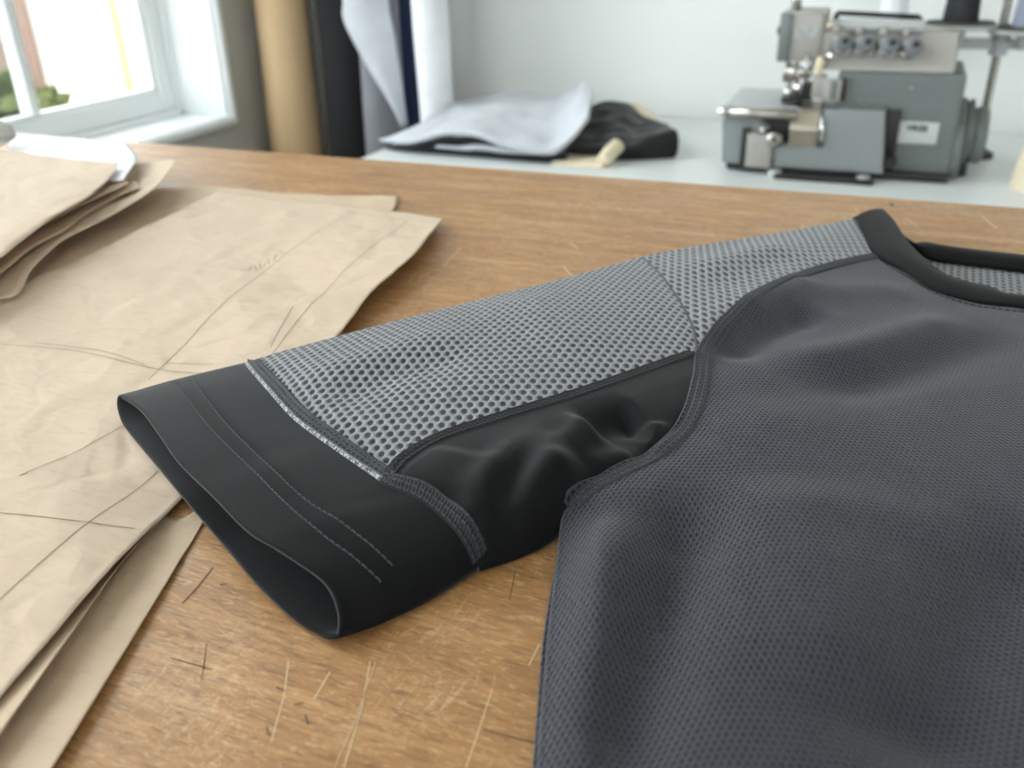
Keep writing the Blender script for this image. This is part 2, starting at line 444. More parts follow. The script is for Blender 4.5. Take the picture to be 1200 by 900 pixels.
def coons(c0, c1, d0, d1, nu, nv):
    """c0,c1 run along u at v=0,1; d0,d1 run along v at u=0,1; returns (nv,nu,3)"""
    c0, c1 = resample(c0, nu), resample(c1, nu); d0, d1 = resample(d0, nv), resample(d1, nv)
    u = np.linspace(0, 1, nu)[None, :, None]; v = np.linspace(0, 1, nv)[:, None, None]
    S = (1-v)*c0[None]+v*c1[None]+(1-u)*d0[:, None]+u*d1[:, None]
    S -= (1-u)*(1-v)*c0[0]+u*(1-v)*c0[-1]+(1-u)*v*c1[0]+u*v*c1[-1]
    return S
def grid_mesh(name, G, uvdir=None, uv=None, flip=False, close=False):
    nv, nu = G.shape[:2]
    V = G.reshape(-1, 3)
    idx = np.arange(nv*nu).reshape(nv, nu)
    if close: idx = np.concatenate([idx, idx[:, :1]], 1)
    a, b, c, d = idx[:-1, :-1], idx[:-1, 1:], idx[1:, 1:], idx[1:, :-1]
    Fq = np.stack([a, b, c, d] if not flip else [a, d, c, b], -1).reshape(-1, 4)
    me = bpy.data.meshes.new(name)
    me.vertices.add(len(V)); me.vertices.foreach_set('co', V.ravel())
    me.loops.add(Fq.size); me.loops.foreach_set('vertex_index', Fq.ravel().astype(np.int32))
    me.polygons.add(len(Fq)); me.polygons.foreach_set('loop_start', np.arange(0, Fq.size, 4, dtype=np.int32))
    me.update(calc_edges=True); me.validate()
    if uvdir is not None or uv is not None:
        if uv is None:
            ang = uvdir; x, y = V[:, 0], V[:, 1]
            uv = np.stack([x*math.cos(ang)+y*math.sin(ang), -x*math.sin(ang)+y*math.cos(ang)], 1)
        L = me.uv_layers.new(name='uv')
        L.data.foreach_set('uv', uv.reshape(-1, 2)[Fq.ravel()].ravel().astype(np.float32))
    return me

# ------------------------------------------------------------------ the room
XW, YB = -1.10, 1.62
RX, RY, CZ = 2.4, -2.4, 2.7
struct(box('floor', (XW-0.16, RY-0.1, -0.05), (RX+0.1, YB+0.12, 0.0), 'floor'))
struct(box('ceiling', (XW-0.16, RY-0.1, CZ), (RX+0.1, YB+0.12, CZ+0.1), 'ceil'))
struct(box('wall_back', (XW-0.16, YB, 0.0), (RX+0.1, YB+0.12, CZ), 'wall'))
struct(box('wall_right', (RX, RY, 0.0), (RX+0.1, YB, CZ), 'wall'))
FRONT_X, FZ0, FZ1 = ((-0.85, 0.55), (0.75, 2.15)), 0.90, 2.25     # openings for unseen windows added behind the camera to brighten the back wall
struct(boxes('wall_front', [((XW-0.16, RY-0.1, 0.0), (RX+0.1, RY, FZ0-0.01)), ((XW-0.16, RY-0.1, FZ1), (RX+0.1, RY, CZ))]
    + [((a, RY-0.1, FZ0-0.01), (b, RY, FZ1)) for a, b in ((XW-0.16, FRONT_X[0][0]), (FRONT_X[0][1], FRONT_X[1][0]), (FRONT_X[1][1], RX+0.1))], 'wall'))
WY0, WY1, WZ0, WZ1 = -0.35, 1.324, 0.766, 2.25     # window opening in the left wall
XO = XW-0.16
def left_wall():
    lst = []
    ys = [(RY, -2.05), (-0.75, WY0), (WY1, YB)]
    for a, b in ys: lst.append(((XO, a, 0), (XW, b, CZ)))
    lst.append(((XO, WY0, 0), (XW, WY1, WZ0))); lst.append(((XO, WY0, WZ1), (XW, WY1, CZ)))
    lst.append(((XO, -2.05, 0), (XW, -0.75, WZ0))); lst.append(((XO, -2.05, WZ1), (XW, -0.75, CZ)))  # opening for the added second window
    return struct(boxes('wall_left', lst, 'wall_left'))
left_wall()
def window(idx, y0, y1, mull):
    w = struct(bpy.data.objects.new('window_%d' % idx, None)); COL.objects.link(w); w.location = (XW, (y0+y1)/2, WZ0)
    xs0, xs1 = XW-0.137, XW-0.103       # sash depth
    box('jamb', (XO+0.005, y1-0.004, WZ0), (XW+0.004, y1+0.004, WZ1), 'trim', w, 0.001)
    box('jamb', (XO+0.005, y0-0.004, WZ0), (XW+0.004, y0+0.004, WZ1), 'trim', w, 0.001)
    box('head', (XO+0.005, y0, WZ1-0.004), (XW+0.004, y1, WZ1+0.004), 'trim', w, 0.001)
    box('window_sill', (XO+0.005, y0, WZ0-0.004), (XW+0.006, y1, WZ0+0.003), 'trim', w, 0.001)
    # fixed frame behind the sash
    boxes('frame', [((xs0-0.016, y1-0.022, WZ0+0.003), (xs0, y1-0.004, WZ1-0.004)), ((xs0-0.016, y0+0.004, WZ0+0.003), (xs0, y0+0.022, WZ1-0.004)),
                    ((xs0-0.016, y0+0.004, WZ0+0.003), (xs0, y1-0.004, WZ0+0.020)), ((xs0-0.016, y0+0.004, WZ1-0.022), (xs0, y1-0.004, WZ1-0.004))], 'trim', w)
    a, b = y0+0.005, y1-0.005
    z0, z1 = WZ0+0.010, WZ1-0.010
    boxes('sash', [((xs0, a, z0), (xs1, a+0.036, z1)), ((xs0, b-0.036, z0), (xs1, b, z1)), ((xs0, a+0.036, z0), (xs1, b-0.036, z0+0.036)), ((xs0, a+0.036, z1-0.036), (xs1, b-0.036, z1))], 'trim', w, 0.003)
    boxes('stop_bead', [((xs1, y1-0.012, z0), (xs1+0.010, y1-0.004, z1)), ((xs1, y0+0.012, WZ0+0.003), (xs1+0.012, y1-0.012, WZ0+0.012))], 'trim', w, 0.002)
    a -= 0.014; b += 0.014; z0 -= 0.005
    boxes('glazing_bead', [((xs0+0.006, a+0.05, z0+0.041), (xs1-0.006, a+0.058, z1-0.035)), ((xs0+0.006, b-0.058, z0+0.041), (xs1-0.006, b-0.05, z1-0.035)), ((xs0+0.006, a+0.058, z0+0.041), (xs1-0.006, b-0.058, z0+0.047))], 'trim', w, 0.002)
    for ym in mull:
        box('muntin', (xs0+0.004, ym-0.008, z0+0.041), (xs1-0.004, ym+0.008, z1-0.026), 'trim', w, 0.003)
    edges = [a+0.05] + list(mull) + [b-0.05]
    for p, q in zip(edges[:-1], edges[1:]):
        box('pane', (xs0+0.018, p, z0+0.04), (xs0+0.022, q, z1-0.045), 'glass', w)
    # casing round the opening, on the room side
    cw = 0.014
    t = struct(boxes('trim_%d' % idx, [((XW, y1, WZ0-cw), (XW+0.014, y1+cw, WZ1+cw)), ((XW, y0-cw, WZ0-cw), (XW+0.014, y0, WZ1+cw)),
                       ((XW, y0, WZ1), (XW+0.014, y1, WZ1+cw)), ((XW, y0, WZ0-cw), (XW+0.014, y1, WZ0))], 'trim', None, 0.004))
window(1, WY0, WY1, (1.022, 0.72, 0.42, 0.06))
window(2, -2.05, -0.75, (-1.4,))  # unseen second window, added to let in more daylight
def front_fill_window(idx, x0, x1, z0, z1):
    w = struct(bpy.data.objects.new('window_%d' % idx, None)); COL.objects.link(w); w.location = ((x0+x1)/2, RY, z0)
    boxes('sash', [((x0, RY-0.07, z0), (x0+0.05, RY-0.03, z1)), ((x1-0.05, RY-0.07, z0), (x1, RY-0.03, z1)), ((x0+0.05, RY-0.07, z0), (x1-0.05, RY-0.03, z0+0.05)), ((x0+0.05, RY-0.07, z1-0.05), (x1-0.05, RY-0.03, z1))], 'trim', w, 0.004)
    xm = (x0+x1)/2
    box('muntin', (xm-0.02, RY-0.065, z0+0.05), (xm+0.02, RY-0.035, z1-0.05), 'trim', w, 0.003)
    for p, q in ((x0+0.05, xm-0.02), (xm+0.02, x1-0.05)): box('pane', (p, RY-0.052, z0+0.05), (q, RY-0.048, z1-0.05), 'glass', w)
    box('window_sill', (x0, RY-0.1, z0-0.01), (x1, RY+0.03, z0), 'trim', w, 0.003)
for idx, (fx0, fx1) in ((3, FRONT_X[0]), (4, FRONT_X[1])): front_fill_window(idx, fx0, fx1, FZ0, FZ1)  # unseen windows, added as frontal fill light

# outside the window
o = box('neighbour_house', (-7.2, 5.42, -0.4), (-6.1, 14.0, 4.5), 'out_white'); tag(o, 'sunlit white rendered house wall seen through the window', 'building')
o = box('garden_wall', (-6.5, 2.0, -0.4), (-6.2, 5.40, 1.9), 'out_brick', bevel=0.01); tag(o, 'pinkish brick garden wall seen through the window', 'wall')
o = struct(box('ground', (-30, -20, -0.45), (XO-0.02, 30, -0.4), 'out_ground'))
def shrub(c, r, n, label, seed):
    rnd = random.Random(seed)
    bm = bmesh.new()
    for i in range(n):
        d = Vector((rnd.gauss(0, 1), rnd.gauss(0, 1), rnd.gauss(0, 1))).normalized()*r*rnd.uniform(0.5, 1)
        p = Vector(c)+Vector((d.x, d.y, d.z*1.1)); s = rnd.uniform(0.04, 0.09)
        q = Vector((rnd.gauss(0, 1), rnd.gauss(0, 1), rnd.gauss(0, 1))).normalized(); t = q.orthogonal().normalized(); b = q.cross(t)
        bm.faces.new([bm.verts.new(p+t*s), bm.verts.new(p+b*s*0.5), bm.verts.new(p-t*s), bm.verts.new(p-b*s*0.5)])
    o = empty('shrub', (c[0], c[1], -0.4), label, 'shrub', 'shrubs outside the window')
    f = link('foliage', bm_mesh(bm, 'foliage'), 'leaf', o, False); f['kind'] = 'stuff'
    tube('stem', [(c[0], c[1], -0.4), (c[0]+0.03, c[1], c[2])], 0.02, 'cardboard', o)
shrub((-5.0, 4.0, 0.05), 0.30, 900, 'sunlit green shrub outside the window, left of the window bar', 1)
shrub((-5.75, 4.95, -0.12), 0.22, 500, 'small shrub at the foot of the pink brick wall outside', 2)
o = box('downpipe', (-6.08, 6.08, -0.4), (-6.02, 6.14, 4.0), 'ochre', bevel=0.02); tag(o, 'ochre downpipe on the white house outside the window', 'pipe')

# ------------------------------------------------------------------ tables
def cutting_table():
    x0, x1, y0, y1 = -1.02, 0.98, -0.62, 0.585
    t = empty('cutting_table', ((x0+x1)/2, (y0+y1)/2, 0), 'worn brown wooden cutting table under the shirt, covered in scratches', 'table')
    box('table_top', (x0, y0, TOP-0.035), (x1, y1, TOP), 'wood', t, 0.003)
    for xx in (x0+0.08, x1-0.15):
        for yy in (y0+0.08, y1-0.15):
            box('leg', (xx, yy, 0), (xx+0.07, yy+0.07, TOP-0.035), 'wood', t, 0.004)
    for ya in (y0+0.09, y1-0.115): box('apron', (x0+0.1, ya, TOP-0.13), (x1-0.1, ya+0.025, TOP-0.035), 'wood', t)
    return t
TABLE = cutting_table()
def ribbon_flat(bm, pts, w, z):
    P = np.array(pts)
    for i in range(len(P)-1):
        a, b = P[i], P[i+1]; d = (b-a)[:2]; L = np.linalg.norm(d)
        if L < 1e-6: continue
        nrm = np.array([-d[1], d[0]])/L*w/2
        vs = [bm.verts.new((a[0]-nrm[0], a[1]-nrm[1], z)), bm.verts.new((b[0]-nrm[0], b[1]-nrm[1], z)), bm.verts.new((b[0]+nrm[0], b[1]+nrm[1], z)), bm.verts.new((a[0]+nrm[0], a[1]+nrm[1], z))]
        bm.faces.new(vs)
def table_marks():
    pale = simple('pale_knife_scratch', (206, 174, 132), 0.6); dark = simple('dark_knife_cut', (98, 74, 52), 0.7)
    for nm, mat, segs in (('knife_scratch', pale, [
            ([(-0.0929,0.1306,0.9000), (-0.0874,0.1177,0.9000), (-0.0827,0.1028,0.9000)], 0.0005), ([(-0.0916,0.1308,0.9000), (-0.0872,0.1152,0.9000), (-0.0845,0.1021,0.9000)], 0.0003),
            ([(-0.0631,0.1329,0.9000), (-0.0610,0.1205,0.9000), (-0.0597,0.1118,0.9000)], 0.0004), ([(-0.1107,0.1238,0.9000), (-0.1055,0.1147,0.9000), (-0.1004,0.1029,0.9000)], 0.0005),
            ([(-0.1415,0.4027,0.9000), (-0.1284,0.3839,0.9000)], 0.0012), ([(-0.1503,0.4387,0.9000), (-0.1427,0.4306,0.9000)], 0.0012), ([(-0.2032,0.4136,0.9000), (-0.1985,0.3836,0.9000)], 0.0008),
            ([(-0.0998,0.1245,0.9000), (-0.0986,0.1160,0.9000)], 0.0006), ([(0.0152,0.5403,0.9000), (0.0216,0.5252,0.9000)], 0.0012), ([(0.0543,0.5581,0.9000), (0.0608,0.5346,0.9000)], 0.0014), ([(-0.0583,0.1498,0.9000), (-0.0581,0.1425,0.9000)], 0.0005)]),
        ('knife_cut', dark, [([(-0.1500,0.1457,0.9000), (-0.1485,0.1377,0.9000), (-0.1479,0.1312,0.9000)], 0.0006), ([(-0.0737,0.1726,0.9000), (-0.0709,0.1618,0.9000)], 0.0004), ([(-0.0604,0.1219,0.9000), (-0.0540,0.1222,0.9000), (-0.0473,0.1227,0.9000)], 0.0005),
            ([(-0.1374,0.1148,0.9000), (-0.1258,0.1152,0.9000)], 0.0004), ([(-0.1324,0.1215,0.9000), (-0.1254,0.1111,0.9000)], 0.0003), ([(-0.1435,0.1403,0.9000), (-0.1422,0.1415,0.9000)], 0.0006), ([(-0.1085,0.1160,0.9000), (-0.1061,0.1158,0.9000)], 0.0006), ([(-0.0979,0.1117,0.9000), (-0.0956,0.1095,0.9000)], 0.0006), ([(-0.1018,0.1132,0.9000), (-0.1001,0.1144,0.9000)], 0.0005),
            ([(-0.1038,0.1059,0.9000), (-0.1018,0.1042,0.9000)], 0.0005), ([(0.0062,0.5709,0.9000), (0.0074,0.5635,0.9000)], 0.003)])):
        for p, w in segs:
            bm = bmesh.new(); ribbon_flat(bm, p, w*0.7, TOP+0.00012); link(nm, bm_mesh(bm, nm), mat, TABLE, False)
table_marks()

def sewing_table():
    x0, x1, y0, y1 = -0.735, 1.25, 1.155, YB-0.005
    t = empty('sewing_table', ((x0+x1)/2, (y0+y1)/2, 0), 'white laminate sewing table against the back wall, lower than the wooden one', 'table')
    box('table_top', (x0, y0, LOW-0.028), (x1, y1, LOW), 'whitetop', t, 0.003)
    for xx in (x0+0.05, x1-0.09):
        for yy in (y0+0.05, y1-0.09): box('leg', (xx, yy, 0), (xx+0.04, yy+0.04, LOW-0.028), 'steel', t)
    return t
sewing_table()

# ------------------------------------------------------------------ pattern papers
def nz3(x, y, z=0.0): return mnoise.noise(Vector((x, y, z)))
def sheet(name, c0, c1, d0, d1, nu, nv, mat, label, group, wr=0.0006, seed=0.0, parent=None, keep=0.0, part=False):
    G = coons(crv(c0), crv(c1), crv(d0), crv(d1), nu, nv)
    for i in range(nv):
        for j in range(nu):
            x, y = G[i, j, 0], G[i, j, 1]
            w = nz3(x*22+seed, y*22, seed) + 0.6*abs(nz3(x*45+seed, y*38, seed+3)) + 0.3*nz3(x*90, y*90, seed)
            G[i, j, 2] = max(G[i, j, 2] + wr*w, TOP+0.0004+keep)
    me = grid_mesh(name, G)
    o = link(name, me, mat, None)
    s = o.modifiers.new('thickness', 'SOLIDIFY'); s.thickness = 0.00022; s.offset = 0
    tag(o, label, 'paper', group)
    return o, G
PG = 'kraft paper pattern sheets on the cutting table'
shB, GB = sheet('pattern_sheet', [(-0.4643,0.4476,0.9004), (-0.4440,0.4655,0.9004), (-0.4117,0.4793,0.9006), (-0.3633,0.4782,0.9006), (-0.3219,0.4849,0.9005), (-0.2829,0.4892,0.9025)],
    [(-0.4181,0.1494,0.9004), (-0.3422,0.1697,0.9004), (-0.3064,0.2122,0.9004), (-0.2782,0.2759,0.9004), (-0.2435,0.3088,0.9004)],
    [(-0.4643,0.4476,0.9004), (-0.4467,0.3321,0.9004), (-0.4181,0.1494,0.9004)], [(-0.2829,0.4892,0.9025), (-0.2709,0.4620,0.9010), (-0.2551,0.3949,0.9005), (-0.2435,0.3088,0.9004)], 90, 60, 'kraft',
    'kraft pattern sheet peeking out beyond the large one, its corner on bare wood', PG, 0.0003, 5)
shC, GC = sheet('pattern_sheet', [(-0.1807,0.1609,0.9005), (-0.1727,0.1607,0.9005), (-0.1718,0.1776,0.9005)], [(-0.1498,0.0579,0.9005), (-0.1407,0.0596,0.9005), (-0.1317,0.0612,0.9006)],
    [(-0.1807,0.1609,0.9005), (-0.1705,0.1245,0.9005), (-0.1626,0.0963,0.9005), (-0.1498,0.0579,0.9005)], [(-0.1718,0.1776,0.9005), (-0.1658,0.1613,0.9006), (-0.1529,0.1262,0.9014), (-0.1430,0.0992,0.9020), (-0.1363,0.0799,0.9024), (-0.1309,0.0609,0.9015)], 24, 70, 'kraft',
    'narrow kraft strip lying lowest and nearest the front, poking out from under the cuff', PG, 0.0003, 11)
shA2, GA2 = sheet('pattern_sheet', [(-0.1840,0.1412,0.9012), (-0.1800,0.1534,0.9012), (-0.1799,0.1732,0.9014)], [(-0.1667,0.0566,0.9012), (-0.1558,0.0608,0.9012), (-0.1479,0.0656,0.9015)],
    [(-0.1840,0.1412,0.9012), (-0.1738,0.1090,0.9012), (-0.1667,0.0566,0.9012)], [(-0.1799,0.1732,0.9014), (-0.1720,0.1398,0.9034), (-0.1593,0.1070,0.9055), (-0.1507,0.0808,0.9050), (-0.1464,0.0650,0.9030)], 24, 70, 'kraft',
    'kraft sheet showing as a thin sliver between the large sheet and the strip', PG, 0.0003, 17, None, 0.0005)
shA, GA = sheet('pattern_sheet', [(-0.3989,0.4613,0.9032), (-0.3487,0.4579,0.9020), (-0.3062,0.4610,0.9020), (-0.2617,0.4520,0.9035), (-0.2282,0.4445,0.9050)],
    [(-0.3493,0.1158,0.9020), (-0.2619,0.0952,0.9020), (-0.1565,0.0708,0.9025)],
    [(-0.3989,0.4613,0.9032), (-0.3845,0.3511,0.9028), (-0.3777,0.2739,0.9026), (-0.3672,0.1867,0.9022), (-0.3493,0.1158,0.9020)],
    [(-0.2282,0.4445,0.9050), (-0.2203,0.4163,0.9070), (-0.2089,0.3771,0.9095), (-0.2041,0.3422,0.9090), (-0.2038,0.3212,0.9070), (-0.1962,0.2931,0.9080), (-0.1916,0.2713,0.9070), (-0.1895,0.2330,0.9022), (-0.1829,0.1954,0.9018), (-0.1784,0.1674,0.9020), (-0.1707,0.1398,0.9060), (-0.1632,0.1122,0.9075), (-0.1584,0.0876,0.9060), (-0.1560,0.0706,0.9030)], 110, 150, 'kraft2',
    'large creased kraft pattern sheet with pencil lines, half covered by the sleeve', PG, 0.0010, 23, None, 0.0016)

def pencil(parent, G, lines, w=0.00028):
    V = [tuple(p) for p in G.reshape(-1, 3)]; nv, nu = G.shape[:2]
    Fq = [(i*nu+j, i*nu+j+1, (i+1)*nu+j+1, (i+1)*nu+j) for i in range(nv-1) for j in range(nu-1)]
    bv = BVHTree.FromPolygons(V, Fq); bm = bmesh.new()
    for item in lines:
        pts = item; Q = crv(pts, max(12, int(np.linalg.norm(np.array(pts[0])-np.array(pts[-1]))/0.004)))
        prev = None
        for i, p in enumerate(Q):
            d = (Q[min(i+1, len(Q)-1)]-Q[max(i-1, 0)])[:2]; d = d/np.linalg.norm(d); nr = np.array([-d[1], d[0]])*w/2
            vs = []
            for sg in (-1, 1):
                x, y = p[0]+sg*nr[0], p[1]+sg*nr[1]
                h = bv.ray_cast(Vector((x, y, TOP+0.2)), Vector((0, 0, -1)))
                if h[0] is None: vs = None; break
                vs.append(bm.verts.new((x, y, h[0].z+0.0003)))
            if vs and prev: bm.faces.new((prev[0], vs[0], vs[1], prev[1]))
            prev = vs
    return link('pencil_lines', bm_mesh(bm, 'pencil_lines'), 'pencil', parent, True)
pencil(shA, GA, [
    [(-0.2878,0.4324,0.9020), (-0.2693,0.3172,0.9020), (-0.2453,0.2267,0.9020)],
    [(-0.2935,0.4416,0.9020), (-0.2695,0.4383,0.9020), (-0.2457,0.4336,0.9020)], [(-0.2449,0.4321,0.9020), (-0.2269,0.3236,0.9020), (-0.2108,0.2573,0.9020)],
    [(-0.2295,0.2989,0.9020), (-0.2148,0.2618,0.9020)],
    [(-0.3283,0.2315,0.9020), (-0.2920,0.2372,0.9020), (-0.2462,0.2350,0.9020), (-0.2180,0.2403,0.9020)], [(-0.3160,0.2377,0.9020), (-0.2819,0.2407,0.9020), (-0.2559,0.2364,0.9020)], [(-0.2489,0.2405,0.9020), (-0.2302,0.2455,0.9020)],
    [(-0.2264,0.2084,0.9020), (-0.2312,0.1563,0.9020)], [(-0.2312,0.1563,0.9020), (-0.2303,0.1587,0.9020)],
    [(-0.1956,0.1762,0.9020), (-0.1838,0.1081,0.9020)], [(-0.2190,0.1381,0.9020), (-0.2037,0.1407,0.9020), (-0.1890,0.1437,0.9020), (-0.1764,0.1467,0.9020)],
    [(-0.2771,0.3368,0.9020), (-0.2845,0.3447,0.9020)], [(-0.2770,0.3394,0.9020), (-0.2845,0.3488,0.9020)], [(-0.2781,0.3429,0.9020), (-0.2815,0.3512,0.9020)], [(-0.2771,0.3472,0.9020), (-0.2835,0.3546,0.9020)], [(-0.2778,0.3511,0.9020), (-0.2821,0.3607,0.9020)], [(-0.2817,0.3594,0.9020), (-0.2797,0.3545,0.9020)], [(-0.2799,0.3614,0.9020), (-0.2849,0.3669,0.9020)], [(-0.2856,0.3352,0.9020), (-0.2863,0.3402,0.9020)], [(-0.2827,0.3375,0.9020), (-0.2866,0.3454,0.9020)]])

PP = 'sheets of the curling kraft stack at the left'
def pile_sheet(edge, top, zl, mat, label, seed, wr=0.0008, dv=0):
    """edge: right/front edge from the far corner to the frame's left; top: far edge from the corner to the left"""
    o, G = sheet('pattern_sheet', edge, top, [edge[0], top[0]], [edge[-1], top[-1]], 90, 40, mat, label, PP, wr, seed, None, 0.003)
    return o, G
def pile_sheet2(front, back, mat, label, seed, wr=0.0008):
    c0, c1 = front, back
    return sheet('pattern_sheet', c0, c1, [c0[0], c1[0]], [c0[-1], c1[-1]], 90, 40, mat, label, PP, wr, seed, None, 0.003)
pile_sheet2([(-0.4428,0.4738,0.9170), (-0.4260,0.4461,0.9160), (-0.4096,0.4152,0.9150), (-0.4047,0.3923,0.9130), (-0.3982,0.3615,0.9120), (-0.3928,0.3308,0.9110), (-0.3871,0.3152,0.9100), (-0.3764,0.2922,0.9080), (-0.3622,0.2703,0.9050), (-0.3713,0.2597,0.9040), (-0.3706,0.1896,0.9040)],
    [(-0.4458,0.4755,0.9170), (-0.4978,0.4857,0.9090), (-0.5238,0.4716,0.9080), (-0.5763,0.4453,0.9080), (-0.6349,0.3636,0.9060), (-0.5698,0.2615,0.9050)], 'kraft2', 'lowest sheet of the kraft stack, its corner curling up highest to the right', 31)
pile_sheet2([(-0.4193,0.4143,0.9150), (-0.4181,0.3961,0.9150), (-0.4127,0.3692,0.9140), (-0.3973,0.3349,0.9140), (-0.3927,0.3095,0.9130), (-0.3770,0.2764,0.9120), (-0.3677,0.2409,0.9080), (-0.3711,0.1910,0.9070)],
    [(-0.4324,0.4255,0.9150), (-0.4674,0.4317,0.9120), (-0.5144,0.4341,0.9120), (-0.5600,0.4328,0.9120), (-0.6217,0.3560,0.9090), (-0.5580,0.2561,0.9080)], 'kraft', 'second lowest sheet of the kraft stack, just above the curling corner', 37)
pile_sheet2([(-0.4244,0.4112,0.9180), (-0.4178,0.3768,0.9180), (-0.4080,0.3371,0.9180), (-0.3958,0.3042,0.9170), (-0.3863,0.2856,0.9160), (-0.3690,0.2351,0.9120), (-0.3716,0.1924,0.9100)],
    [(-0.4361,0.4208,0.9180), (-0.4698,0.4277,0.9150), (-0.5131,0.4338,0.9150), (-0.5566,0.4308,0.9150), (-0.6196,0.3557,0.9120), (-0.5543,0.2552,0.9110)], 'kraft2', 'middle kraft sheet of the stack, a thin sliver under the top sheet', 41)
pile_sheet2([(-0.4278,0.4105,0.9200), (-0.4589,0.4554,0.9200), (-0.4811,0.4774,0.9190), (-0.5247,0.5144,0.9160)],
    [(-0.4666,0.3922,0.9200), (-0.5375,0.4296,0.9200), (-0.5952,0.4722,0.9180), (-0.6396,0.5180,0.9160)], 'whitepaper', 'bluish white paper sheet sticking out behind the top of the kraft stack', 43, 0.0006)
pile_sheet2([(-0.4496,0.4302,0.9240), (-0.4292,0.4020,0.9240), (-0.4115,0.3708,0.9230), (-0.3968,0.3327,0.9230), (-0.3801,0.2930,0.9220), (-0.3708,0.2741,0.9210), (-0.3629,0.2318,0.9160), (-0.3693,0.1924,0.9140)],
    [(-0.4525,0.4317,0.9240), (-0.4953,0.4406,0.9220), (-0.5374,0.4441,0.9220), (-0.5709,0.4454,0.9220), (-0.6564,0.3943,0.9200), (-0.5593,0.2599,0.9160)], 'kraft2', 'top kraft sheet of the curling stack at the left, smooth and pale', 47, 0.001)
pile_sheet2([(-0.5698,0.4454,0.9250), (-0.5783,0.4645,0.9260), (-0.5815,0.4697,0.9290), (-0.5971,0.4775,0.9340), (-0.6232,0.4798,0.9360)],
    [(-0.5737,0.4089,0.9250), (-0.5951,0.4200,0.9270), (-0.6151,0.4329,0.9290), (-0.6262,0.4395,0.9330), (-0.6336,0.4425,0.9350)], 'greycard', 'grey card corner curling up at the far left behind the kraft stack', 53, 0.0005)

# ------------------------------------------------------------------ the shirt
SH = empty('raglan_shirt', (0.02, 0.28, TOP), 'charcoal, light grey mesh and black short sleeved sports shirt lying on the wooden table', 'shirt')
RIDGE = []
def ridge(pts, amp, sig, taper=0.25):
    Q = crv(pts, 40); RIDGE.append((Q[:, :2], amp/1000, sig/1000, taper))
# black under-arm panel folds
ridge([(-0.0806,0.1662,0.9110), (-0.0852,0.1822,0.9140), (-0.0853,0.1945,0.9170), (-0.0813,0.2075,0.9180), (-0.0741,0.2188,0.9190), (-0.0679,0.2286,0.9200), (-0.0593,0.2405,0.9200)], 5.5, 4.8)
ridge([(-0.0713,0.1683,0.9080), (-0.0735,0.1798,0.9110), (-0.0740,0.1914,0.9130), (-0.0719,0.2007,0.9140), (-0.0673,0.2096,0.9140)], 6.0, 4.8)
ridge([(-0.0775,0.1730,0.9070), (-0.0821,0.1912,0.9090), (-0.0819,0.2051,0.9100), (-0.0766,0.2185,0.9110), (-0.0710,0.2260,0.9110)], -4.0, 4.0)
ridge([(-0.0717,0.2214,0.9110), (-0.0649,0.2308,0.9120), (-0.0567,0.2381,0.9130)], -8.0, 5.5, 0.3)
ridge([(-0.0623,0.2054,0.9130), (-0.0611,0.2101,0.9150), (-0.0580,0.2142,0.9150), (-0.0533,0.2174,0.9150)], 2.2, 3.2)
ridge([(-0.0535,0.2373,0.9170), (-0.0495,0.2279,0.9160), (-0.0510,0.2198,0.9150)], 2.2, 3.6)
ridge([(-0.1009,0.1761,0.9100), (-0.1016,0.1883,0.9120), (-0.1008,0.2007,0.9120)], 1.6, 8)
# cuff undulations
ridge([(-0.1590,0.1793,0.9120), (-0.1342,0.1650,0.9120), (-0.1110,0.1496,0.9120)], 0.8, 12)
ridge([(-0.1162,0.1704,0.9100), (-0.1042,0.1587,0.9100), (-0.0936,0.1483,0.9100)], 1.0, 12)
# mesh sleeve
ridge([(-0.1781,0.2191,0.9120), (-0.1551,0.2486,0.9120), (-0.1325,0.2802,0.9120)], 1.8, 8)
ridge([(-0.1543,0.2087,0.9120), (-0.1399,0.2396,0.9120), (-0.1205,0.2536,0.9120)], -1.8, 7)
ridge([(-0.1370,0.3252,0.9120), (-0.1051,0.2898,0.9120), (-0.0841,0.2665,0.9120)], 1.2, 8)
ridge([(-0.0742,0.3681,0.9120), (-0.0588,0.3848,0.9120), (-0.0333,0.4179,0.9120)], 2.0, 8)
ridge([(-0.0579,0.3423,0.9120), (-0.0464,0.3775,0.9120), (-0.0283,0.4070,0.9120)], -1.5, 7)
# body front
ridge([(-0.0445,0.1952,0.9140), (-0.0448,0.1682,0.9140), (-0.0410,0.1390,0.9140), (-0.0359,0.1125,0.9140), (-0.0307,0.0923,0.9140)], 6.5, 8)
ridge([(-0.0322,0.2129,0.9140), (-0.0330,0.1798,0.9140), (-0.0327,0.1535,0.9140), (-0.0320,0.1321,0.9140), (-0.0297,0.1108,0.9140), (-0.0268,0.0938,0.9140)], -9.0, 8)
ridge([(-0.0586,0.1877,0.9100), (-0.0561,0.1730,0.9100), (-0.0506,0.1516,0.9100)], 1.5, 6)
ridge([(-0.0434,0.2838,0.9140), (-0.0359,0.3094,0.9140), (-0.0235,0.3323,0.9140), (-0.0138,0.3465,0.9140)], -5.5, 7)
ridge([(-0.0430,0.3231,0.9160), (-0.0350,0.3444,0.9160), (-0.0182,0.3760,0.9140)], 3.0, 6)
ridge([(-0.0260,0.2829,0.9140), (-0.0003,0.3064,0.9140), (0.0217,0.3336,0.9140), (0.0395,0.3568,0.9140)], 4.5, 8)
ridge([(-0.0155,0.2640,0.9140), (0.0087,0.2919,0.9140), (0.0300,0.3208,0.9140), (0.0508,0.3521,0.9140)], -4.0, 9)
ridge([(-0.0168,0.3609,0.9140), (0.0054,0.3736,0.9140), (0.0215,0.3721,0.9140)], 1.5, 7)
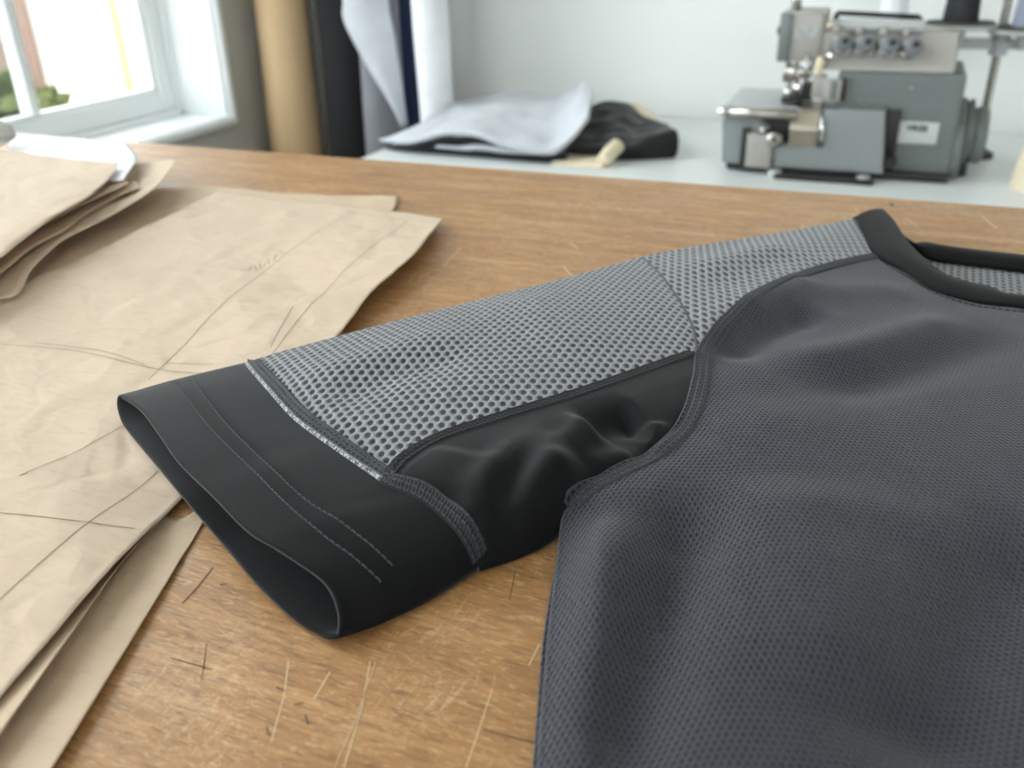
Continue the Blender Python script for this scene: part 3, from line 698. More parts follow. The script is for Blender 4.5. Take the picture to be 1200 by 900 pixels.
ridge([(-0.0169,0.2186,0.9140), (0.0009,0.1723,0.9140), (0.0075,0.1356,0.9140)], 4.0, 16)
ridge([(0.0160,0.2135,0.9140), (0.0190,0.1646,0.9140), (0.0139,0.1277,0.9140)], -2.5, 16)
ridge([(0.0554,0.2203,0.9140), (0.0343,0.1789,0.9140), (0.0224,0.1414,0.9140), (0.0171,0.1178,0.9140)], -7.0, 11)
ridge([(0.0362,0.2210,0.9140), (0.0223,0.1744,0.9140), (0.0108,0.1306,0.9140)], 2.0, 13)
ridge([(-0.0359,0.2312,0.9140), (-0.0210,0.2475,0.9140), (-0.0014,0.2491,0.9140)], 1.5, 9)
def zadd(P):
    sh = P.shape[:-1]; xy = P.reshape(-1, 3)[:, :2]; z = np.zeros(len(xy))
    for Q, amp, sig, tp in RIDGE:
        lo, hi = Q.min(0)-4*sig, Q.max(0)+4*sig
        idx = np.where((xy > lo).all(1) & (xy < hi).all(1))[0]
        if len(idx) == 0: continue
        p = xy[idx]; a, b = Q[:-1], Q[1:]; ab = b-a; L2 = (ab**2).sum(1)
        t = np.clip(((p[:, None]-a[None])*ab[None]).sum(2)/L2[None], 0, 1)
        pr = a[None]+t[..., None]*ab[None]; d2 = ((p[:, None]-pr)**2).sum(2)
        k = d2.argmin(1); d2m = d2[np.arange(len(p)), k]; s = (k+t[np.arange(len(p)), k])/len(a)
        w = np.clip(np.minimum(s, 1-s)/tp, 0, 1); w = w*w*(3-2*w)
        z[idx] += amp*np.exp(-d2m/(2*sig*sig))*(0.15+0.85*w)*1.0
    return z.reshape(sh)
def lift(G, edge_keep=None):
    """add the fold field, faded towards kept (table-side) edges by a weight array"""
    dz = zadd(G)
    if edge_keep is not None: dz = dz*edge_keep
    H = G.copy(); H[..., 2] = np.maximum(H[..., 2]+dz, TOP+0.0012); return H
def roll_rows(E, inner, steps=7, bulge=0.6):
    """continue a free edge E (n,3) round and down to the table; inner = neighbouring row"""
    t = np.gradient(E, axis=0)[:, :2]; t /= np.linalg.norm(t, axis=1)[:, None]+1e-9
    nr = np.stack([-t[:, 1], t[:, 0]], 1); sg = np.sign(((E-inner)[:, :2]*nr).sum(1)); sg = np.sign(sg.sum()) or 1
    nr = nr*sg; r = (E[:, 2]-TOP-0.0008)/2
    rows = []
    for k in range(1, steps+1):
        th = math.pi*k/steps
        q = E.copy(); q[:, :2] += nr*(r*math.sin(th)*bulge)[:, None]; q[:, 2] = E[:, 2]-r*(1-math.cos(th)); rows.append(q)
    q = rows[-1].copy(); q[:, :2] -= nr*0.006; rows.append(q)
    return rows
# --- key curves
cuff_seam = crv([(-0.2102,0.2425,0.9080), (-0.1934,0.2283,0.9110), (-0.1645,0.2067,0.9130), (-0.1444,0.1948,0.9140), (-0.1201,0.1825,0.9145), (-0.1131,0.1790,0.9145), (-0.1034,0.1775,0.9135), (-0.0944,0.1742,0.9120), (-0.0878,0.1711,0.9100), (-0.0837,0.1693,0.9060), (-0.0821,0.1685,0.9010)], 160)
JUNC = 0.60
def split(c, p):
    p = np.array(p); k = int(np.argmin(np.linalg.norm(c[:, :2]-p[:2], axis=1))); return c[:k+1], c[k:]
seam_up, seam_dn = split(cuff_seam, (-0.1156,0.1804,0.9145))
J = seam_up[-1]
far_cuff = crv([(-0.2350,0.2028,0.9090), (-0.2301,0.2084,0.9095), (-0.2248,0.2174,0.9095), (-0.2175,0.2292,0.9090), (-0.2102,0.2425,0.9080)], 60)
near_cuff = crv([(-0.1012,0.1311,0.9038), (-0.0988,0.1356,0.9026), (-0.0951,0.1412,0.9020), (-0.0892,0.1521,0.9014), (-0.0821,0.1685,0.9010)], 60)
hem_top = crv([(-0.2350,0.2028,0.9090), (-0.2280,0.1992,0.9110), (-0.2133,0.1915,0.9130), (-0.1933,0.1783,0.9145), (-0.1774,0.1679,0.9150), (-0.1571,0.1574,0.9150), (-0.1377,0.1475,0.9145), (-0.1266,0.1443,0.9140), (-0.1167,0.1418,0.9130), (-0.1094,0.1400,0.9110), (-0.1051,0.1372,0.9090), (-0.1024,0.1343,0.9065), (-0.1012,0.1311,0.9038)], 120)
hem_bot = crv([(-0.2350,0.2028,0.9090), (-0.2323,0.1988,0.9065), (-0.2256,0.1933,0.9046), (-0.2161,0.1877,0.9042), (-0.1959,0.1764,0.9040), (-0.1766,0.1654,0.9040), (-0.1626,0.1582,0.9026), (-0.1508,0.1523,0.9013), (-0.1330,0.1424,0.9012), (-0.1168,0.1349,0.9012), (-0.1080,0.1324,0.9013), (-0.1041,0.1315,0.9020), (-0.1012,0.1311,0.9038)], 120)
seam_bot = crv([(-0.2102,0.2425,0.9080), (-0.2052,0.2395,0.9045), (-0.1807,0.2210,0.9040), (-0.1395,0.1932,0.9020), (-0.0981,0.1695,0.9012), (-0.0858,0.1673,0.9011), (-0.0821,0.1685,0.9010)], 120)
far_mesh = crv([(-0.2102,0.2425,0.9080), (-0.2009,0.2509,0.9100), (-0.1780,0.2782,0.9120), (-0.1438,0.3219,0.9135), (-0.1220,0.3507,0.9140), (-0.0982,0.3889,0.9140)], 100)
low_seam = np.vstack([J[None], crv([(-0.1155,0.1893,0.9155), (-0.1108,0.2035,0.9160), (-0.0983,0.2194,0.9170), (-0.0804,0.2433,0.9170), (-0.0664,0.2642,0.9170), (-0.0511,0.2884,0.9170)], 120)])
low_seam = resample(low_seam, 140)
A0 = low_seam[-1]
arm_thin = np.vstack([crv([(-0.0982,0.3889,0.9140), (-0.0826,0.3631,0.9155), (-0.0668,0.3312,0.9165), (-0.0565,0.3065,0.9170)], 60), A0[None]])
shoulder_top = crv([(-0.0982,0.3889,0.9140), (-0.0825,0.4040,0.9150), (-0.0620,0.4228,0.9155), (-0.0335,0.4508,0.9155), (-0.0104,0.4785,0.9150)], 80)
bind_up = np.vstack([A0[None], crv([(-0.0509,0.2990,0.9175), (-0.0482,0.3189,0.9180), (-0.0401,0.3461,0.9180), (-0.0283,0.3756,0.9175), (-0.0143,0.4005,0.9165), (0.0014,0.4211,0.9155)], 100)])
arm_low = np.vstack([A0[None], crv([(-0.0478,0.2698,0.9165), (-0.0460,0.2492,0.9150), (-0.0471,0.2338,0.9130), (-0.0510,0.2205,0.9120), (-0.0579,0.2090,0.9115), (-0.0630,0.2014,0.9110), (-0.0662,0.1945,0.9095)], 100)])
neck_end = crv([(-0.0104,0.4785,0.9150), (-0.0043,0.4473,0.9155), (0.0014,0.4211,0.9155)], 30)
near_panel = crv([(-0.0821,0.1685,0.9010), (-0.0758,0.1755,0.9015), (-0.0708,0.1826,0.9020), (-0.0681,0.1889,0.9040), (-0.0662,0.1945,0.9095)], 60)

UV_MESH, UV_BODY = math.radians(24), math.radians(15)
PANELS = []
def surface_uv(G, ang):
    # plane projection plus the cloth length gained on slopes, measured from the last row
    xy = G[..., :2]; d = xy[8]-xy[-1]; d /= np.linalg.norm(d, axis=1)[:, None]
    D = G[:-1]-G[1:]; pr = (D[..., :2]*d[None]).sum(-1); lat = D[..., 0]*d[None, :, 1]-D[..., 1]*d[None, :, 0]
    ex = np.sqrt(np.maximum((D**2).sum(-1)-lat**2, 0))-pr
    acc = np.zeros(G.shape[:2]); acc[:-1] = np.cumsum(ex[::-1], 0)[::-1]
    P = xy+acc[..., None]*d[None]
    return np.stack([P[..., 0]*math.cos(ang)+P[..., 1]*math.sin(ang), -P[..., 0]*math.sin(ang)+P[..., 1]*math.cos(ang)], -1)
def panel(name, G, mat, uvdir, flip=False, close=False):
    gi = G.shape[0]//2; gj = min(20, G.shape[1]//2-2) if not name == 'side_fold' else 1
    n_ = np.cross(G[gi, gj+1]-G[gi, gj], G[gi+1, gj]-G[gi, gj])
    me = grid_mesh(name, G, uvdir=uvdir, flip=bool(n_[2] < 0), close=close, uv=surface_uv(G, uvdir)*np.array([1.0, 0.68 if name.startswith('shoulder') else 1.0]) if mat == 'mesh' else None)
    o = link(name, me, mat, SH)
    nv, nu = G.shape[:2]
    PANELS.append(G)
    return o
# cuff: a flattened open tube
n_r, n_s = 90, 44
topP = lift(coons(hem_top, cuff_seam, far_cuff, near_cuff, n_r, n_s), np.clip(np.minimum(np.arange(n_r), np.arange(n_r)[::-1])/12.0, 0, 1)[None, :]*np.ones((n_s, 1)))
uu = np.linspace(0, 1, n_r)
botP = coons(hem_bot, seam_bot, far_cuff, near_cuff, n_r, n_s)
ring = np.concatenate([topP, botP[:, -2:0:-1]], 1)
cuff = panel('cuff', ring, 'black', math.radians(-45), close=True)
PANELS[-1] = topP
sm = cuff.modifiers.new('thickness', 'SOLIDIFY'); sm.thickness = 0.0013; sm.offset = -1
part_label(cuff, 'black jersey sleeve cuff, open at the end')
# mesh sleeve panel
def with_roll(G, side, bulge=0.6):
    """side: 'v0','v1','u0','u1' – roll that free edge down to the table"""
    if side == 'v0': r = roll_rows(G[0], G[1]); return np.concatenate([np.stack(r[::-1]), G], 0)
    if side == 'v1': r = roll_rows(G[-1], G[-2], 7, bulge); return np.concatenate([G, np.stack(r)], 0)
    if side == 'u0': r = roll_rows(G[:, 0], G[:, 1]); return np.concatenate([np.stack(r[::-1], 1), G], 1)
    r = roll_rows(G[:, -1], G[:, -2]); return np.concatenate([G, np.stack(r, 1)], 1)
nu, nv = 120, 60          # u along the sleeve, v from the far fold to the lower seam
Gm = coons(far_mesh, low_seam, seam_up, arm_thin, nu, nv)
vv = np.linspace(0, 1, nv)[:, None]
Gm[..., 2] += 0.0025*np.sin(math.pi*np.clip(vv, 0, 1))**0.8*np.sin(math.pi*np.linspace(0, 1, nu))[None, :]**0.5
Gm = lift(Gm, np.clip(vv*6, 0, 1)*np.ones((1, nu)))
o = panel('sleeve_mesh_panel', with_roll(Gm, 'v0'), 'mesh', UV_MESH); PANELS[-1] = Gm; part_label(o, 'light grey perforated mesh upper sleeve')
# shoulder mesh panel
Gs = coons(shoulder_top, bind_up, arm_thin, neck_end, 80, 50)
vv = np.linspace(0, 1, 50)[:, None]
Gs[..., 2] += 0.0012*np.sin(math.pi*vv)*np.sin(math.pi*np.linspace(0, 1, 80))[None, :]
Gs = lift(Gs, np.clip(vv*6, 0, 1)*np.ones((1, 80)))
o = panel('shoulder_mesh_panel', with_roll(Gs, 'v0'), 'mesh', UV_MESH+0.12); PANELS[-1] = Gs; part_label(o, 'light grey perforated mesh shoulder')
# black under-sleeve panel
Gb = coons(low_seam, near_panel, seam_dn, arm_low, 130, 80)
vv = np.linspace(0, 1, 80)[:, None]; u1 = np.linspace(0, 1, 130)[None, :]
Gb[..., 2] += 0.0035*np.sin(math.pi*vv)*np.sin(math.pi*u1)**0.6
Gb = lift(Gb, np.clip((1-vv)*5, 0, 1)*np.clip(vv*9, 0, 1)*np.clip((1-u1)*9, 0, 1))
Gb[..., 2] = np.maximum(Gb[..., 2], TOP+0.0009)
o = panel('under_sleeve_panel', with_roll(Gb, 'v1', 0.15), 'black', math.radians(40)); PANELS[-1] = Gb; part_label(o, 'black jersey under-sleeve panel with deep folds')
# sleeve underside on the table
Gu = coons(seam_bot, crv([(-0.0981,0.3908,0.9012), (-0.0712,0.3273,0.9012), (-0.0624,0.2446,0.9012), (-0.0687,0.2051,0.9012)], 60), crv([(-0.2191,0.2527,0.9020), (-0.2074,0.2472,0.9020), (-0.1643,0.2983,0.9012), (-0.0981,0.3908,0.9012)], 40), crv([(-0.0813,0.1668,0.9030), (-0.0737,0.1826,0.9012), (-0.0687,0.2051,0.9012)], 40), 40, 40)
Gu[..., 2] = TOP+0.0035
panel('sleeve_underside', Gu, 'black', math.radians(40)); PANELS.pop()

# body front, left half reaching to the centre line, right half mirrored
ax = np.array([0.26, -0.9656]); bx_ = np.array([0.9656, 0.26]); CN = np.array([0.079, 0.445])
def pt(a, b, z): p = CN+ax*a+bx_*b; return (p[0], p[1], TOP+z/1000)
neck_seam = crv([(0.0014,0.4211,0.9155), (0.0137,0.4038,0.9150), (0.0256,0.3852,0.9145), (0.0388,0.3780,0.9140), (0.0481,0.3777,0.9135), (0.0588,0.3789,0.9130), pt(0.072, -0.012, 13), pt(0.074, 0.0, 13)], 90)
side_pts = [(-0.0662,0.1945,0.9095), (-0.0646,0.1864,0.9080), (-0.0612,0.1734,0.9070), (-0.0561,0.1547,0.9070), (-0.0510,0.1375,0.9070), (-0.0469,0.1238,0.9070), (-0.0430,0.1119,0.9070), (-0.0385,0.0981,0.9070), (-0.0335,0.0837,TOP+0.007)]
last = np.array(side_pts[-1]); side_pts += [tuple(last+np.array([0.26*d, -0.9656*d, 0])) for d in (0.1, 0.2, 0.3)]
side = crv(side_pts, 200)
Lc = np.vstack([bind_up[::-1], arm_low[1:], side[1:]])
segs = [(resample(bind_up[::-1], 70), resample(neck_seam, 70))]
centre = crv([pt(0.074, 0, 13), pt(0.30, 0, 13), pt(0.68, 0, 13)], 200)
k1 = 0.16; nC = len(centre)
c1 = resample(centre[:int(nC*k1)], 70); c2 = resample(centre[int(nC*k1)-1:], 150)
segs.append((resample(arm_low, 70), c1)); segs.append((resample(side, 150), c2))
Lr = np.vstack([segs[0][0], segs[1][0][1:], segs[2][0][1:]]); Rr = np.vstack([segs[0][1], segs[1][1][1:], segs[2][1][1:]])
nc = 130
tt = np.linspace(0, 1, nc)**1.35
Gf = Lr[:, None]*(1-tt)[None, :, None]+Rr[:, None]*tt[None, :, None]
# soften the rows so the two families blend
for it in range(30):
    Gf[1:-1, 1:-1] = 0.5*Gf[1:-1, 1:-1]+0.125*(Gf[:-2, 1:-1]+Gf[2:, 1:-1]+Gf[1:-1, :-2]+Gf[1:-1, 2:])
dist = np.linalg.norm((Gf-Gf[:, :1])[..., :2], axis=2)
ns = len(segs[0][0])+len(segs[1][0])-1
hfull = 0.0165
zL = Gf[:, :1, 2]-TOP
blend = 1-np.exp(-dist/0.016)
zt = zL+(hfull-zL)*blend
rowi = np.arange(len(Lr))[:, None]; wrow = np.clip((rowi-60)/40.0, 0, 1)
Gf[..., 2] = TOP+(Gf[..., 2]-TOP)*(1-wrow)+zt*wrow
kz = np.ones(Gf.shape[:2]); kz *= np.where(rowi > ns-4, np.clip(dist/0.010, 0.0, 1), 1.0)
Gf = lift(Gf, kz)
Gfull = Gf.copy()
o = panel('front_body_panel', with_roll(Gf, 'u0') if False else Gf, 'body', UV_BODY, flip=False); part_label(o, 'charcoal dimple-knit shirt front')
# rounded side edge below the armpit
E = Gf[ns-1:, 0]; rr = roll_rows(E, Gf[ns-1:, 2], 8, 0.5)
panel('side_fold', np.stack([E]+rr, 1), 'body', UV_BODY); PANELS.pop()
# mirrored right half
Gmir = Gf.copy(); rel = Gmir[..., :2]-CN; b_ = (rel*bx_).sum(-1); a_ = (rel*ax).sum(-1)
Gmir[..., :2] = CN+a_[..., None]*ax-b_[..., None]*bx_
panel('front_body_panel', Gmir, 'body', UV_BODY, flip=True); PANELS.pop()
# back panel below, its edge peeping out along the side
Lb = resample(np.vstack([crv([(-0.0667,0.2217,0.9010), (-0.0687,0.2051,0.9012)], 20), crv([(-0.0687,0.2051,0.9012), (-0.0654,0.1846,0.9020), (-0.0604,0.1630,0.9030), (-0.0556,0.1454,0.9034), (-0.0496,0.1264,0.9034), (-0.0458,0.1141,0.9034), (-0.0412,0.1003,0.9030)]+[tuple(np.array((-0.0385,0.0837,TOP+0.003))+np.array([0.26*d, -0.9656*d, 0])) for d in (0.0, 0.1, 0.2, 0.3)], 120)[1:]]), 120)
Rb = resample(crv([pt(0.2, 0.22, 1), pt(0.68, 0.22, 1)], 120), 120)
tb = np.linspace(0, 1, 30)**1.5
Gk = Lb[:, None]*(1-tb)[None, :, None]+Rb[:, None]*tb[None, :, None]
Gk[..., 2] = TOP+0.001+(Gk[:, :1, 2]-TOP-0.001)*np.exp(-np.linspace(0, 1, 30)*25)[None]
o = panel('back_body_panel', Gk, 'body', UV_BODY); PANELS.pop()
so = o.modifiers.new('thickness', 'SOLIDIFY'); so.thickness = 0.0012; so.offset = -1

# seams laid over the panel joins
VV, FF = [], []
for G in PANELS:
    b0 = len(VV); nv_, nu_ = G.shape[:2]
    VV += [tuple(p) for p in G.reshape(-1, 3)]
    FF += [(b0+i*nu_+j, b0+i*nu_+j+1, b0+(i+1)*nu_+j+1, b0+(i+1)*nu_+j) for i in range(nv_-1) for j in range(nu_-1)]
BV = BVHTree.FromPolygons(VV, FF)
def surf(x, y, fallback):
    h = BV.ray_cast(Vector((x, y, TOP+0.15)), Vector((0, 0, -1)))
    return h[0].z if h[0] is not None else fallback
def seam(name, C, w, mat, ridges=3, height=0.0009, shift=0.0, n=None, label=None, dzmax=0.004):
    n = n or max(40, int(np.linalg.norm(np.diff(C, axis=0), axis=1).sum()/0.0012))
    C = resample(C, n); C[:, 2] += 0
    t = np.gradient(C, axis=0)[:, :2]; t /= np.linalg.norm(t, axis=1)[:, None]
    nr = np.stack([-t[:, 1], t[:, 0]], 1)
    m = 6*ridges+1; q = np.linspace(-1, 1, m)
    prof = height*(np.clip(1-np.abs(q)**6, 0, 1)**0.5)*(0.62+0.38*np.abs(np.sin(math.pi*ridges*(q+1)/2)))
    s = np.r_[0, np.cumsum(np.linalg.norm(np.diff(C, axis=0), axis=1))]
    G = np.zeros((n, m, 3)); UVc = np.zeros((n, m, 2))
    zc = np.array([surf(C[i, 0], C[i, 1], C[i, 2]) for i in range(n)])
    for i in range(n):
        for j in range(m):
            x, y = C[i, :2]+nr[i]*(q[j]*w/2+shift)
            z = surf(x, y, zc[i]-0.0015*abs(q[j])); z = min(max(z, zc[i]-dzmax), zc[i]+dzmax)
            G[i, j] = (x, y, z); UVc[i, j] = (s[i], (q[j]+1)/2)
    # fair the strip
    for it in range(3):
        G[1:-1, :, 2] = (G[:-2, :, 2]+2*G[1:-1, :, 2]+G[2:, :, 2])/4
        G[:, 1:-1, 2] = (G[:, :-2, 2]+2*G[:, 1:-1, 2]+G[:, 2:, 2])/4
    G[:, :, 2] += prof[None]-0.0002
    me = grid_mesh(name, G, uv=UVc)
    o = link(name, me, mat, SH)
    if label: part_label(o, label)
    return o
seam('armhole_seam', np.vstack([bind_up[::-1], arm_low[1:], crv([(-0.0664,0.1937,0.9080), (-0.0665,0.1926,0.9070)], 6)]), 0.0062, 'seam_body', 3, 0.0012, 0.0018, None, 'charcoal triple-stitched armhole seam')
seam('sleeve_seam', low_seam[3:-3], 0.0046, 'seam_sleeve', 3, 0.0011, 0.0, None, 'black flat seam below the mesh')
seam('cuff_seam', seam_up, 0.0058, 'seam_cuff', 3, 0.0011, 0.0010, None, 'cuff seam with a pale grey raw edge')
seam('cuff_seam', seam_dn[:-2], 0.0056, 'seam_black', 3, 0.0010, 0.0008, None, 'black topstitched cuff seam')
seam('shoulder_seam', arm_thin, 0.0014, 'seam_thin', 1, 0.0004)
def stitches(name, C, L, gap, r, mat, label):
    s = np.r_[0, np.cumsum(np.linalg.norm(np.diff(C, axis=0), axis=1))]; tot = s[-1]
    bm = bmesh.new(); d = 0.0
    at = lambda x: np.array([np.interp(x, s, C[:, k]) for k in range(3)])
    while d+L < tot:
        pts = []
        for f, dz in ((0, -0.0001), (0.2, 0.00022), (0.5, 0.0003), (0.8, 0.00022), (1, -0.0001)):
            p = at(d+f*L); z = surf(p[0], p[1], p[2]); pts.append((p[0], p[1], z+dz))
        tube_bm(bm, pts, r, 5); d += L+gap
    o = link(name, bm_mesh(bm, name), mat, SH); part_label(o, label); o['kind'] = 'stuff'
    return o
hem1 = crv([(-0.2234,0.2168,0.9100), (-0.1851,0.1896,0.9140), (-0.1570,0.1730,0.9150), (-0.1363,0.1612,0.9150), (-0.1199,0.1533,0.9140), (-0.1069,0.1494,0.9120), (-0.0980,0.1472,0.9090)], 200)
hem2 = crv([(-0.2202,0.2216,0.9100), (-0.1837,0.1948,0.9140), (-0.1550,0.1771,0.9150), (-0.1314,0.1639,0.9150), (-0.1166,0.1585,0.9140), (-0.1064,0.1551,0.9120), (-0.0977,0.1522,0.9090)], 200)
for hc in (hem1, hem2): stitches('hem_stitching', hc, 0.0017, 0.0006, 0.00022, 'thread', 'row of hem stitches round the cuff')
ns_c = crv([(0.0040,0.4136,0.9150), (0.0152,0.3964,0.9150), (0.0265,0.3804,0.9145), (0.0401,0.3727,0.9140), (0.0584,0.3731,0.9130), (0.0671,0.3725,0.9130)], 120)
stitches('neck_stitching', ns_c, 0.0018, 0.0007, 0.00022, 'thread_dark', 'row of stitches below the collar')

# collar
def ruled(A, B, n, m): 
    A, B = resample(A, n), resample(B, n); t = np.linspace(0, 1, m)[None, :, None]
    return A[:, None]*(1-t)+B[:, None]*t
S_ = crv([(-0.0104,0.4768,0.9155), (-0.0043,0.4456,0.9160), (0.0014,0.4195,0.9160), (0.0137,0.4023,0.9155), (0.0255,0.3838,0.9150), (0.0387,0.3766,0.9145), (0.0479,0.3763,0.9140), (0.0586,0.3775,0.9135), pt(0.072, -0.012, 13.5), pt(0.074, 0.0, 13.5)], 120)
I_ = crv([(0.0019,0.4970,0.9155), (0.0078,0.4746,0.9160), (0.0150,0.4409,0.9160), (0.0227,0.4168,0.9160), (0.0305,0.4012,0.9155), (0.0392,0.3958,0.9150), (0.0468,0.3959,0.9140), (0.0526,0.3910,0.9135), (0.0598,0.3919,0.9130), pt(0.060, -0.006, 13), pt(0.060, 0.0, 13)], 120)
def by_index(pts_n, c, ks):  return c
Gc = ruled(S_, I_, 120, 14)
Gc[..., 2] += 0.0014*np.sin(math.pi*np.linspace(0, 1, 14))[None]
Gc = np.concatenate([np.stack(roll_rows(Gc[0], Gc[1], 6, 0.3)[::-1]), Gc], 0)
me = grid_mesh('collar_rib', Gc, uvdir=0.3); o = link('collar_rib', me, 'rib', SH); part_label(o, 'black ribbed collar, front')
so = o.modifiers.new('thickness', 'SOLIDIFY'); so.thickness = 0.0016; so.offset = 0
Gc2 = Gc.copy(); rel = Gc2[..., :2]-CN; b_ = (rel*bx_).sum(-1); a_ = (rel*ax).sum(-1); Gc2[..., :2] = CN+a_[..., None]*ax-b_[..., None]*bx_
o = link('collar_rib', grid_mesh('collar_rib', Gc2, uvdir=0.3, flip=True), 'rib', SH)
bt = crv([(0.0039,0.5087,0.9050), (0.0161,0.4753,0.9060), (0.0243,0.4732,0.9070), (0.0331,0.4705,0.9070), (0.0474,0.4683,0.9070), (0.0671,0.4668,0.9070), pt(-0.012, 0.02, 7), pt(-0.008, 0.07, 7)], 90)
bb = crv([(0.0107,0.4893,0.9030), (0.0221,0.4639,0.9040), (0.0278,0.4564,0.9040), (0.0388,0.4534,0.9045), (0.0529,0.4518,0.9045), (0.0663,0.4501,0.9045), pt(0.004, 0.02, 4.5), pt(0.008, 0.066, 4.5)], 90)
Gr = ruled(bb, bt, 90, 12); Gr[..., 2] += 0.002*np.sin(math.pi*np.linspace(0, 1, 12))[None]
Gr = np.concatenate([Gr, np.stack(roll_rows(Gr[:, -1], Gr[:, -2], 5, 0.5), 1)], 1)
o = link('collar_rib', grid_mesh('collar_rib', Gr, uvdir=0.3), 'rib', SH); part_label(o, 'black ribbed collar, back')
so = o.modifiers.new('thickness', 'SOLIDIFY'); so.thickness = 0.0014; so.offset = 0
# inside of the back yoke
yk = crv([(0.0153,0.4621,0.9030), (0.0372,0.4118,0.9020), (0.0624,0.3950,0.9020), pt(0.08, 0.0, 2), pt(0.06, 0.06, 2)], 60)
Gy = ruled(yk, crv([(0.0109,0.4850,0.9025), (0.0280,0.4616,0.9032), (0.0669,0.4557,0.9035), pt(0.004, 0.02, 3.5), pt(0.008, 0.066, 3.5)], 60), 60, 30)
o = link('back_yoke_mesh', grid_mesh('back_yoke_mesh', Gy, uvdir=UV_MESH), 'mesh', SH); part_label(o, 'light grey mesh lining seen inside the neck')

# the other sleeve, mirrored across the shirt's centre line (beyond the right edge of the photograph)
def mirror_sleeve():
    n2 = Vector((bx_[0], bx_[1], 0)).normalized(); c0 = Vector((CN[0], CN[1], 0))-Vector((SH.location.x, SH.location.y, 0))
    Rm = Matrix.Identity(4)
    for i in range(3):
        for j in range(3): Rm[i][j] -= 2*n2[i]*n2[j]
    T_ = Matrix.Translation(c0) @ Rm @ Matrix.Translation(-c0)
    names = ('cuff', 'sleeve_mesh_panel', 'shoulder_mesh_panel', 'under_sleeve_panel', 'sleeve_underside', 'armhole_seam', 'sleeve_seam', 'cuff_seam', 'shoulder_seam', 'side_fold', 'hem_stitching')
    for o in [c for c in bpy.data.objects if c.parent == SH and c.name.split('.')[0] in names]:
        q = o.copy(); q.data = o.data.copy(); COL.objects.link(q)
        q.data.transform(T_); q.data.flip_normals()
mirror_sleeve()

# ------------------------------------------------------------------ rolls of cloth and paper against the wall
def roll(name, x, y, r, h, mat, label, lean=(0, 0), wob=0.03, seed=0, core=True, z0=0.0):
    e = empty(name, (x, y, z0), label, 'roll', 'rolls standing in the corner')
    prof = [(r*0.98, 0.0)]+[(r*(1+0.02*math.sin(k*1.7+seed)), h*k/16) for k in range(1, 16)]+[(r*0.98, h)]
    axis = (lean[0], lean[1], 1)
    lathe('wound_cloth' if 'paper' not in name else 'wound_paper', prof, (x, y, z0), mat, e, axis, 36, wob, seed)
    if core:
        a = Vector(axis).normalized(); c = Vector((x, y, z0))+a*h
        lathe('cardboard_core', [(0.018, -0.01), (0.018, 0.03), (0.014, 0.03), (0.014, 0.0)], c, 'cardboard', e, axis, 20)
    return e
roll('kraft_paper_roll', -1.030, 1.40, 0.047, 1.45, 'kraftroll', 'brown kraft paper roll standing nearest the window', (0.0, 0.03), 0.03, 1)
roll('cardboard_tube', -0.986, 1.49, 0.020, 1.40, 'cardboard', 'thin brown cardboard tube between the kraft roll and the black cloth', (0.0, 0.03), 0.01, 2, False)
roll('cloth_roll', -0.932, 1.445, 0.048, 1.5, 'black_cloth', 'black cloth roll between the kraft roll and the grey cloth', (0.0, 0.03), 0.06, 3)
roll('cloth_roll', -0.842, 1.41, 0.037, 1.4, 'midgrey_cloth', 'mid grey cloth roll with a loose flap hanging down in front', (0.0, 0.03), 0.08, 5)
roll('cloth_roll', -0.848, 1.535, 0.040, 1.5, 'navy_cloth', 'dark navy cloth roll between the grey and white rolls', (0.0, 0.02), 0.05, 7)
roll('cloth_roll', -0.712, 1.385, 0.029, 0.85, 'white_cloth', 'slim white cloth roll standing on the white table behind the clothes', (-0.02, 0.02), 0.03, 9, True, LOW)
# loose flap on the grey roll, a part of it
def flap():
    par = [o for o in bpy.data.objects if o.get('label', '').startswith('mid grey cloth roll')][0]
    A = crv([(-0.874,1.395,1.39), (-0.872,1.375,1.15), (-0.8614,1.3650,1.0315), (-0.8579,1.3620,0.9564), (-0.8591,1.3600,0.9242), (-0.8231,1.3580,0.8588), (-0.7879,1.3580,0.8054), (-0.7619,1.3600,0.7630)], 50)
    B = crv([(-0.792,1.40,1.39), (-0.79,1.39,1.15), (-0.7676,1.3800,1.0297), (-0.7841,1.3800,0.9554), (-0.7784,1.3780,0.9039), (-0.7720,1.3750,0.8512), (-0.7664,1.3700,0.8113), (-0.7616,1.3650,0.7607)], 50)
    G = ruled(A, B, 50, 16); G[..., 1] -= 0.010*np.sin(math.pi*np.linspace(0, 1, 16))[None]
    o = link('loose_flap', grid_mesh('loose_flap', G), 'grey_cloth', par); s = o.modifiers.new('t', 'SOLIDIFY'); s.thickness = 0.003
    part_label(o, 'lighter grey hanging flap')
flap()

